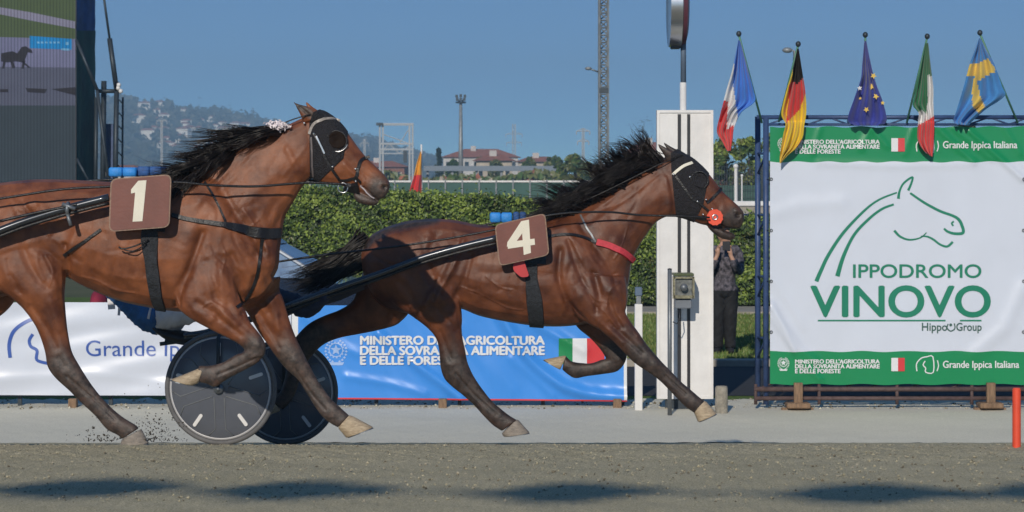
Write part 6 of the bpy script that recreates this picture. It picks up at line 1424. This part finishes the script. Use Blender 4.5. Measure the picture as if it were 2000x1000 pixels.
for s in (-1, 1): MB().ball((PX(1412, YSp) + .078, YSp + s * .035, PZ(fy - 1.6 * kS, YSp)), .012, n=8).build('eye', 'eye', sp, True)
ph = MB().box(PX(1414, YSp) - .05, PX(1414, YSp) + .05, YSp - .36, YSp - .35, gS + 1.4, gS + 1.52, bev=.003); tag(ph.build('phone', 'black_paint', base=(PX(1414, YSp), YSp - .355, gS + 1.4)), 'dark phone held up by the standing person near the sign', 'phone')

# ------------------------------------------------------------------ screen tower
YL = 70
tw = empty('screen_tower', (PX(60, YL), YL, gz(YL)), 'large outdoor video screen on a scaffold wrapped in green and blue fabric at the left', 'video screen')
def led(name, c, k=1.0):
    m = bpy.data.materials.new(name); m.use_nodes = True; n_ = m.node_tree.nodes; l = m.node_tree.links; b = n_['Principled BSDF']; b.inputs['Base Color'].default_value = (.01, .01, .011, 1); b.inputs['Roughness'].default_value = .8; b.inputs['Specular IOR Level'].default_value = .15
    tc = n_.new('ShaderNodeTexCoord'); wv = n_.new('ShaderNodeTexWave'); wv.bands_direction = 'X'; wv.inputs['Scale'].default_value = 3.35; wv.inputs['Distortion'].default_value = 0; l.new(tc.outputs['Object'], wv.inputs['Vector'])
    no = n_.new('ShaderNodeTexNoise'); no.inputs['Scale'].default_value = 1.4; no.inputs['Detail'].default_value = 5; l.new(tc.outputs['Object'], no.inputs['Vector'])
    r1 = n_.new('ShaderNodeValToRGB'); r1.color_ramp.elements[0].position = .1; r1.color_ramp.elements[1].position = .55; c = srgb(c)[:3]
    r1.color_ramp.elements[0].color = tuple(v * .62 for v in c) + (1,); r1.color_ramp.elements[1].color = c + (1,); l.new(wv.outputs[0], r1.inputs[0])
    r2 = n_.new('ShaderNodeValToRGB'); r2.color_ramp.elements[0].color = (.8, .8, .8, 1); r2.color_ramp.elements[1].color = (1.2, 1.2, 1.2, 1); l.new(no.outputs[0], r2.inputs[0])
    mx = n_.new('ShaderNodeMix'); mx.data_type = 'RGBA'; mx.blend_type = 'MULTIPLY'; mx.inputs[0].default_value = 1; l.new(r1.outputs[0], mx.inputs[6]); l.new(r2.outputs[0], mx.inputs[7]); l.new(mx.outputs[2], b.inputs['Emission Color']); b.inputs['Emission Strength'].default_value = k * .74; return m
scr_m = [led('screen_turf', (82, 98, 66)), led('screen_path', (142, 140, 162)), led('screen_track', (92, 96, 116)), led('screen_shade', (58, 70, 78)), led('screen_caption', (24, 138, 205)), led('screen_horse', (48, 46, 54)), led('screen_text', (120, 180, 220)), led('screen_pale', (122, 124, 156))]
sc = MB(); x0 = -420
def scr(i, poly, l): sc.mset(i); sc.add([P(x, y, YL - l) for x, y in poly], [tuple(reversed(range(len(poly))))])
scr(0, [(x0, -120), (147, -120), (147, 76), (x0, 62)], 0); scr(1, [(x0, -10), (0, 14), (60, 24), (147, 42), (147, 56), (70, 42), (0, 28), (x0, 10)], .03); scr(7, [(x0, 62), (147, 76), (147, 132), (x0, 126)], 0); scr(2, [(x0, 126), (147, 132), (147, 206), (x0, 206)], 0); scr(3, [(x0, 206), (147, 206), (147, 356), (x0, 356)], 0)
scr(4, [(58, 70), (140, 76), (140, 97), (58, 94)], .03)
for x in (72, 80, 88, 96, 104, 112): scr(6, [(x, 81), (x + 5, 81.4), (x + 5, 85), (x, 84.6)], .05)
scr(6, [(128, 82), (134, 82), (134, 88), (128, 88)], .05); scr(6, [(120, 94), (136, 95), (136, 99), (120, 98)], .05)
for pl in ([(2, 104), (24, 100), (34, 104), (42, 92), (50, 90), (62, 98), (64, 104), (54, 102), (50, 114), (46, 122), (30, 120), (14, 122), (2, 120)], [(6, 120), (12, 120), (8, 134), (4, 134)], [(20, 120), (26, 120), (30, 132), (24, 134)], [(40, 120), (46, 120), (60, 132), (56, 133)], [(44, 118), (50, 118), (46, 134), (42, 134)]): scr(5, pl, .04)
scr(5, [(0, 174), (16, 174), (16, 180), (0, 180)], .03); scr(5, [(50, 172), (92, 174), (88, 182), (54, 180)], .03); scr(5, [(100, 174), (147, 170), (147, 186), (130, 182)], .03)
sc.build('screen', scr_m, tw)
MB().box(PX(x0, YL), PX(148.5, YL), YL + .02, YL + .4, PZ(358, YL), PZ(-120, YL)).build('cabinet', 'black_paint', tw)
M['tarp_g'] = mat('dark_green_net_cover', (.012, .085, .075), .8, var=.35, nscale=1.2, c2=(.008, .04, .045)); M['tarp_b'] = mat('blue_tarpaulin', (.012, .07, .27), .7, var=.3, nscale=1.5)
def tarp(ya, yb, m, nm):
    mb = MB(); n_ = 10; vs = []
    for i in range(n_ + 1):
        for j in range(13):
            t = i / n_; u = j / 12; x = 149 + (187 - 149) * u - (1.5 if j == 12 else 0) * abs(math.sin(i * 1.7)); vs.append(P(x, ya + (yb - ya) * t, YL + .05 + 1.5 * u + .05 * math.sin(u * 14 + t * 3)))
    mb.add(vs, [(i * 13 + j, i * 13 + 13 + j, i * 13 + 14 + j, i * 13 + j + 1) for i in range(n_) for j in range(12)]); return mb.build(nm, m, tw, True)
tarp(-120, 60, 'tarp_b', 'side_cover'); tarp(60, 420, 'tarp_g', 'side_cover')
mb = MB()
def pp(*pts, r=.05): mb.tube([P(x, y, YL + d_) for x, y, d_ in pts], r, 6)
pp((198, -40, .6), (214, 75, .6), r=.035); pp((214, 75, .6), (228, 178, .6), r=.075); pp((228, 160, .6), (224, 430, .6), r=.075); pp((190, 178, .6), (232, 178, .6), r=.06); pp((203, 158, .9), (200, 430, .9), r=.08)
pp((149, 78, .0), (190, 176, .0), r=.05); pp((190, 176, .0), (222, 430, .5), r=.05); pp((150, 310, -.05), (178, 362, -.05), r=.04); pp((240, 190, 1), (238, 430, 1), r=.03); pp((188, 190, 1.2), (186, 430, 1.2), r=.06)
for k in range(8): pp((228, 190 + k * 26, .6), (240, 203 + k * 26, 1), r=.018)
mb.build('scaffold', 'dark_metal', tw, True)
MB().box(PX(192, YL), PX(206, YL), YL + 1.3, YL + 1.7, gz(YL), PZ(240, YL)).build('cabinet', 'blue_steel', tw)
l_ = MB(); 
for x, y in ((232, 166), (236, 178), (231, 172)): l_.ball(P(x, y, YL + .4), .07, n=8)
l_.build('lamp', 'white_paint', tw, True)
mb = MB().box(PX(-430, YL), PX(186, YL), YL - .3, YL + 1.6, gz(YL), PZ(372, YL)); tag(mb.build('stage_base', 'black_cloth', base=(PX(-120, YL), YL, gz(YL))), 'black skirted base below the video screen, hidden behind horse 1', 'platform')
# blue market tents far left
YA = 150
tn = MB(); 
for i in range(4):
    x = PX(262 + i * 32, YA); w_ = 30 / F * YA / 2; z = PZ(342, YA); tn.add([(x - w_, YA, z), (x + w_, YA, z), (x + w_, YA + 2, z), (x - w_, YA + 2, z), (x, YA + 1, PZ(330, YA)), (x - w_, YA, G), (x + w_, YA, G), (x + w_, YA + 2, G), (x - w_, YA + 2, G)], [(0, 1, 4), (1, 2, 4), (2, 3, 4), (3, 0, 4), (0, 5, 6, 1), (1, 6, 7, 2), (3, 8, 5, 0)])
tag(tn.build('pavilion', mat('white_pavilion_cloth', (.6, .62, .66), .8), base=(PX(300, YA), YA, G)), 'white peaked pavilion at the foot of the hill behind the mane of horse 1', 'tent')

# ------------------------------------------------------------------ masts and pylons
def lattice(root, name, pxc, w_, ytop, ybot, Y, m, r=.03, step=None, mats=None):
    mb = MB(); hw = w_ / F * Y / 2; cx = PX(pxc, Y); z0 = PZ(ybot, Y) if ybot is not None else gz(Y); z1 = PZ(ytop, Y); step = step or hw * 2
    cs = [(cx - hw, Y - hw), (cx + hw, Y - hw), (cx + hw, Y + hw), (cx - hw, Y + hw)]
    for x, y in cs: mb.tube([(x, y, z0), (x, y, z1)], r, 5)
    z = z0; k = 0
    while z < z1 - step * .5:
        for i in range(4):
            a, b = cs[i], cs[(i + 1) % 4]
            if k % 2: a, b = b, a
            mb.tube([(a[0], a[1], z), (b[0], b[1], min(z + step, z1))], r * .55, 4); mb.tube([(a[0], a[1], z), (b[0], b[1], z)], r * .45, 4)
        z += step; k += 1
    return mb.build(name, m, root)
Y = 85; M['galv'] = mat('galvanised_steel', (.30, .32, .33), .5, .3, var=.2, nscale=4)
lm = empty('lattice_mast', (PX(1179, Y), Y, gz(Y)), 'tall galvanised lattice mast rising out of the top of the picture', 'mast')
lattice(lm, 'lattice', 1179, 17, -60, 430, Y, 'galv', .042, .26)
MB().tube([(PX(1171, Y), Y - .1, PZ(430, Y)), (PX(1171, Y), Y - .1, PZ(-60, Y))], .045, 6).build('cable_duct', 'dark_metal', lm, True)
MB().box(PX(1170, Y), PX(1188, Y), Y - .2, Y + .15, PZ(182, Y), PZ(172, Y)).build('junction_box', 'dark_metal', lm)
MB().tube([(PX(1168, Y), Y, PZ(140, Y)), (PX(1150, Y), Y - .1, PZ(134, Y))], .03, 5).ball((PX(1149, Y), Y - .1, PZ(134, Y)), .09, (1.4, 1, .7), 8).build('lamp_arm', 'galv', lm, True)
Y = 260; fl = empty('floodlight_mast', (PX(900, Y), Y, G), 'slender floodlight mast with a crown of lamps left of the lattice mast', 'light mast')
MB().tube([(PX(900, Y), Y, G), (PX(900, Y), Y, PZ(200, Y))], [.30, .16], 8).build('pole', 'galv', fl, True)
mb = MB(); mb.torus((PX(900, Y), Y, PZ(200, Y)), .5, .09, (1, 0, 0), (0, 1, 0), 16, 5); mb.build('ring', 'dark_metal', fl, True)
for dx, dz in ((-8, -12), (0, -13), (8, -12), (-7, -6), (0, -6), (7, -6)): q = Vector((PX(900 + dx, Y), Y - .3, PZ(200 + dz, Y))); MB().box(q.x - .14, q.x + .14, q.y, q.y + .2, q.z - .16, q.z + .16).tube([q + Vector((0, .1, -.1)), Vector((PX(900, Y), Y, PZ(201, Y)))], .04, 4).build('lamp', 'dark_metal', fl)
M['haze_steel'] = mat('pale_pylon_steel', (.42, .45, .48), .6, var=.05)
def pylon(pxc, ytop, Y, label, arms, w_=7):
    root = empty('electricity_pylon', (PX(pxc, Y), Y, G), label, 'pylon'); lattice(root, 'lattice', pxc, w_, ytop, None, Y, 'haze_steel', .07 if Y > 300 else .045, w_ / F * Y * 1.3)
    mb = MB()
    for ya, hw in arms:
        z = PZ(ya, Y); a = PX(pxc - hw, Y); b = PX(pxc + hw, Y); mb.tube([(a, Y, z), (b, Y, z)], .055, 4); mb.tube([(a, Y, z), (PX(pxc, Y), Y, PZ(ya - 5, Y)), (b, Y, z)], .04, 4)
        for e in (a, b): mb.tube([(e, Y, z), (e, Y, PZ(ya + 7, Y))], .06, 4)
    mb.build('cross_arm', 'haze_steel', root); return root
pylon(1004, 242, 480, 'pale electricity pylon with wide arms behind the red roofs', [(262, 16), (279, 15)], 6)
pylon(1139, 250, 260, 'grey electricity pylon with drooping insulators left of the lattice mast', [(256, 13), (276, 11)], 4)
pylon(316, 234, 420, 'slim white mast in front of the hillside behind the mane', [(236, 10)], 3)
pylon(712, 272, 420, 'thin distant pylon just left of the steel gantry', [(280, 8)], 3)
Y = 230; gt = empty('steel_gantry', (PX(772, Y), Y, G), 'open steel gantry frame with catwalk in the distance between the horses', 'gantry')
mb = MB()
for x in (742, 748, 800, 806): mb.tube([(PX(x, Y), Y, G), (PX(x, Y), Y, PZ(243, Y))], .10, 5)
for y, r in ((243, .14), (281, .1), (292, .1), (300, .06)): mb.tube([(PX(738 if y < 250 else 741, Y), Y, PZ(y, Y)), (PX(808, Y), Y, PZ(y, Y))], r, 5)
for a, b in (((742, 300), (760, 281)), ((760, 281), (780, 300)), ((780, 300), (806, 281)), ((748, 262), (800, 281)), ((800, 250), (780, 281))): mb.tube([P(*a, Y), P(*b, Y)], .05, 4)
mb.build('frame', 'haze_steel', gt)
MB().box(PX(788, Y), PX(795, Y), Y - .3, Y + .3, PZ(318, Y), PZ(294, Y)).build('cabinet', 'dark_metal', gt)
MB().box(PX(735, Y), PX(748, Y), Y - .4, Y + .3, PZ(245, Y), PZ(240, Y)).build('lamp', 'dark_metal', gt)
# small street lamp head behind the second flag
Y = 80; mb = MB(); mb.tube([(PX(1552, Y), Y, gz(Y)), (PX(1552, Y), Y, PZ(100, Y)), (PX(1540, Y), Y, PZ(97, Y))], .05, 6); mb.ball((PX(1538, Y), Y, PZ(98, Y)), .12, (1.5, 1, .8), 10)
tag(mb.build('street_lamp', 'galv', None, True, base=(PX(1552, Y), Y, gz(Y))), 'lamp head peeking out left of the black red and yellow flag', 'street lamp')

# ------------------------------------------------------------------ clods thrown up by the hoof
r = np.random.RandomState(14); n = 420; V = []; Fc = []
for i in range(n):
    if i < 290: px = 300 + r.normal(0, 26); py = 862 - abs(r.exponential(20)) * (1 if r.uniform() < .8 else 1.7)
    else: px = 205 + r.normal(0, 24); py = 862 - abs(r.exponential(12))
    Y = 15 + r.normal(0, .12); c = np.array(P(px, py, Y)); s = r.uniform(.002, .0085) * (1.5 if r.uniform() < .1 else 1); A = r.normal(0, 1, (3, 3)); A, _ = np.linalg.qr(A); A = A * s * [1, .7, .6]; k = len(V)
    V += [c + A[:, 0], c - A[:, 0], c + A[:, 1], c - A[:, 1], c + A[:, 2], c - A[:, 2]]; Fc += [(k, k + 2, k + 4), (k + 2, k + 1, k + 4), (k + 1, k + 3, k + 4), (k + 3, k, k + 4), (k + 2, k, k + 5), (k + 1, k + 2, k + 5), (k + 3, k + 1, k + 5), (k, k + 3, k + 5)]
tag(link_mesh('flying_sand', V, Fc, mat('damp_dark_sand', (.05, .042, .03), .9), smooth=False), 'dark grains of sand thrown up behind the planted hoof of horse 1', 'sand', kind='stuff')

# ------------------------------------------------------------------ unseen casters added behind the camera to shade the near sand
caster_px = [(-190, 962), (168, 952), (570, 957), (1105, 962), (1690, 964), (2080, 960)]
tt = 21.0; cs = []
for px, py in caster_px:
    Yg = 1.53 * F / (py - 340); cs.append(Vector((PX(px, Yg), Yg, ZC - 1.53)) - SUN * tt)
gr = empty('shadow_caster_row', ((cs[0].x + cs[-1].x) / 2, cs[0].y, ZC - 1.5), 'row of added shapes on a bar behind the camera, seen only by their shadows', 'shadow caster')
mb = MB(); a = cs[0] + Vector((-2.5, 0, 0)); b = cs[-1] + Vector((2.5, 0, 0)); mb.tube([a] + [c + Vector((0, 0, .0)) for c in cs] + [b], .028, 6); mb.tube([a, Vector((a.x, a.y, ZC - 1.5))], .08, 8); mb.tube([b, Vector((b.x, b.y, ZC - 1.5))], .08, 8); mb.build('support_bar', 'galv', gr, True)
for i, c in enumerate(cs):
    q = MB(); s = (1, 1.1, .9, .85, 1, 1)[i]; q.ball(c, .20, (1.9 * s, .8, 1.0), 14); q.ball(c + Vector((R.uniform(-.5, .5), 0, R.uniform(-.12, .12))), .09, (3.2, .7, .8), 10); q.ball(c + Vector((R.uniform(-.3, .3), 0, R.uniform(-.1, .2))), .12, (1.5, .7, .8), 10); q.ball(c + Vector((.22, 0, .05)), .10, (2.8, .6, .7), 12); q.ball(c + Vector((-.25, 0, -.03)), .09, (2.6, .6, .7), 12); q.build('shadow_caster', 'dull_metal', gr, True)  # invented caster shape, sized for the soft blobs on the sand

# ------------------------------------------------------------------ haze
hz = MB().box(-1500, 1500, -320, 2700, ZC - 4.6, ZC + 125)
m = bpy.data.materials.new('haze'); m.use_nodes = True; nn = m.node_tree.nodes; 
for x in list(nn):
    if x.type == 'BSDF_PRINCIPLED': nn.remove(x)
pv = nn.new('ShaderNodeVolumePrincipled'); pv.inputs['Color'].default_value = (.46, .74, 1, 1); pv.inputs['Density'].default_value = .00070; pv.inputs['Anisotropy'].default_value = 0.0
m.node_tree.links.new(pv.outputs[0], nn['Material Output'].inputs['Volume'])
o = hz.build('haze', m); o['kind'] = 'stuff'; o['label'] = 'thin blue haze over the distant hill'; o.visible_shadow = True
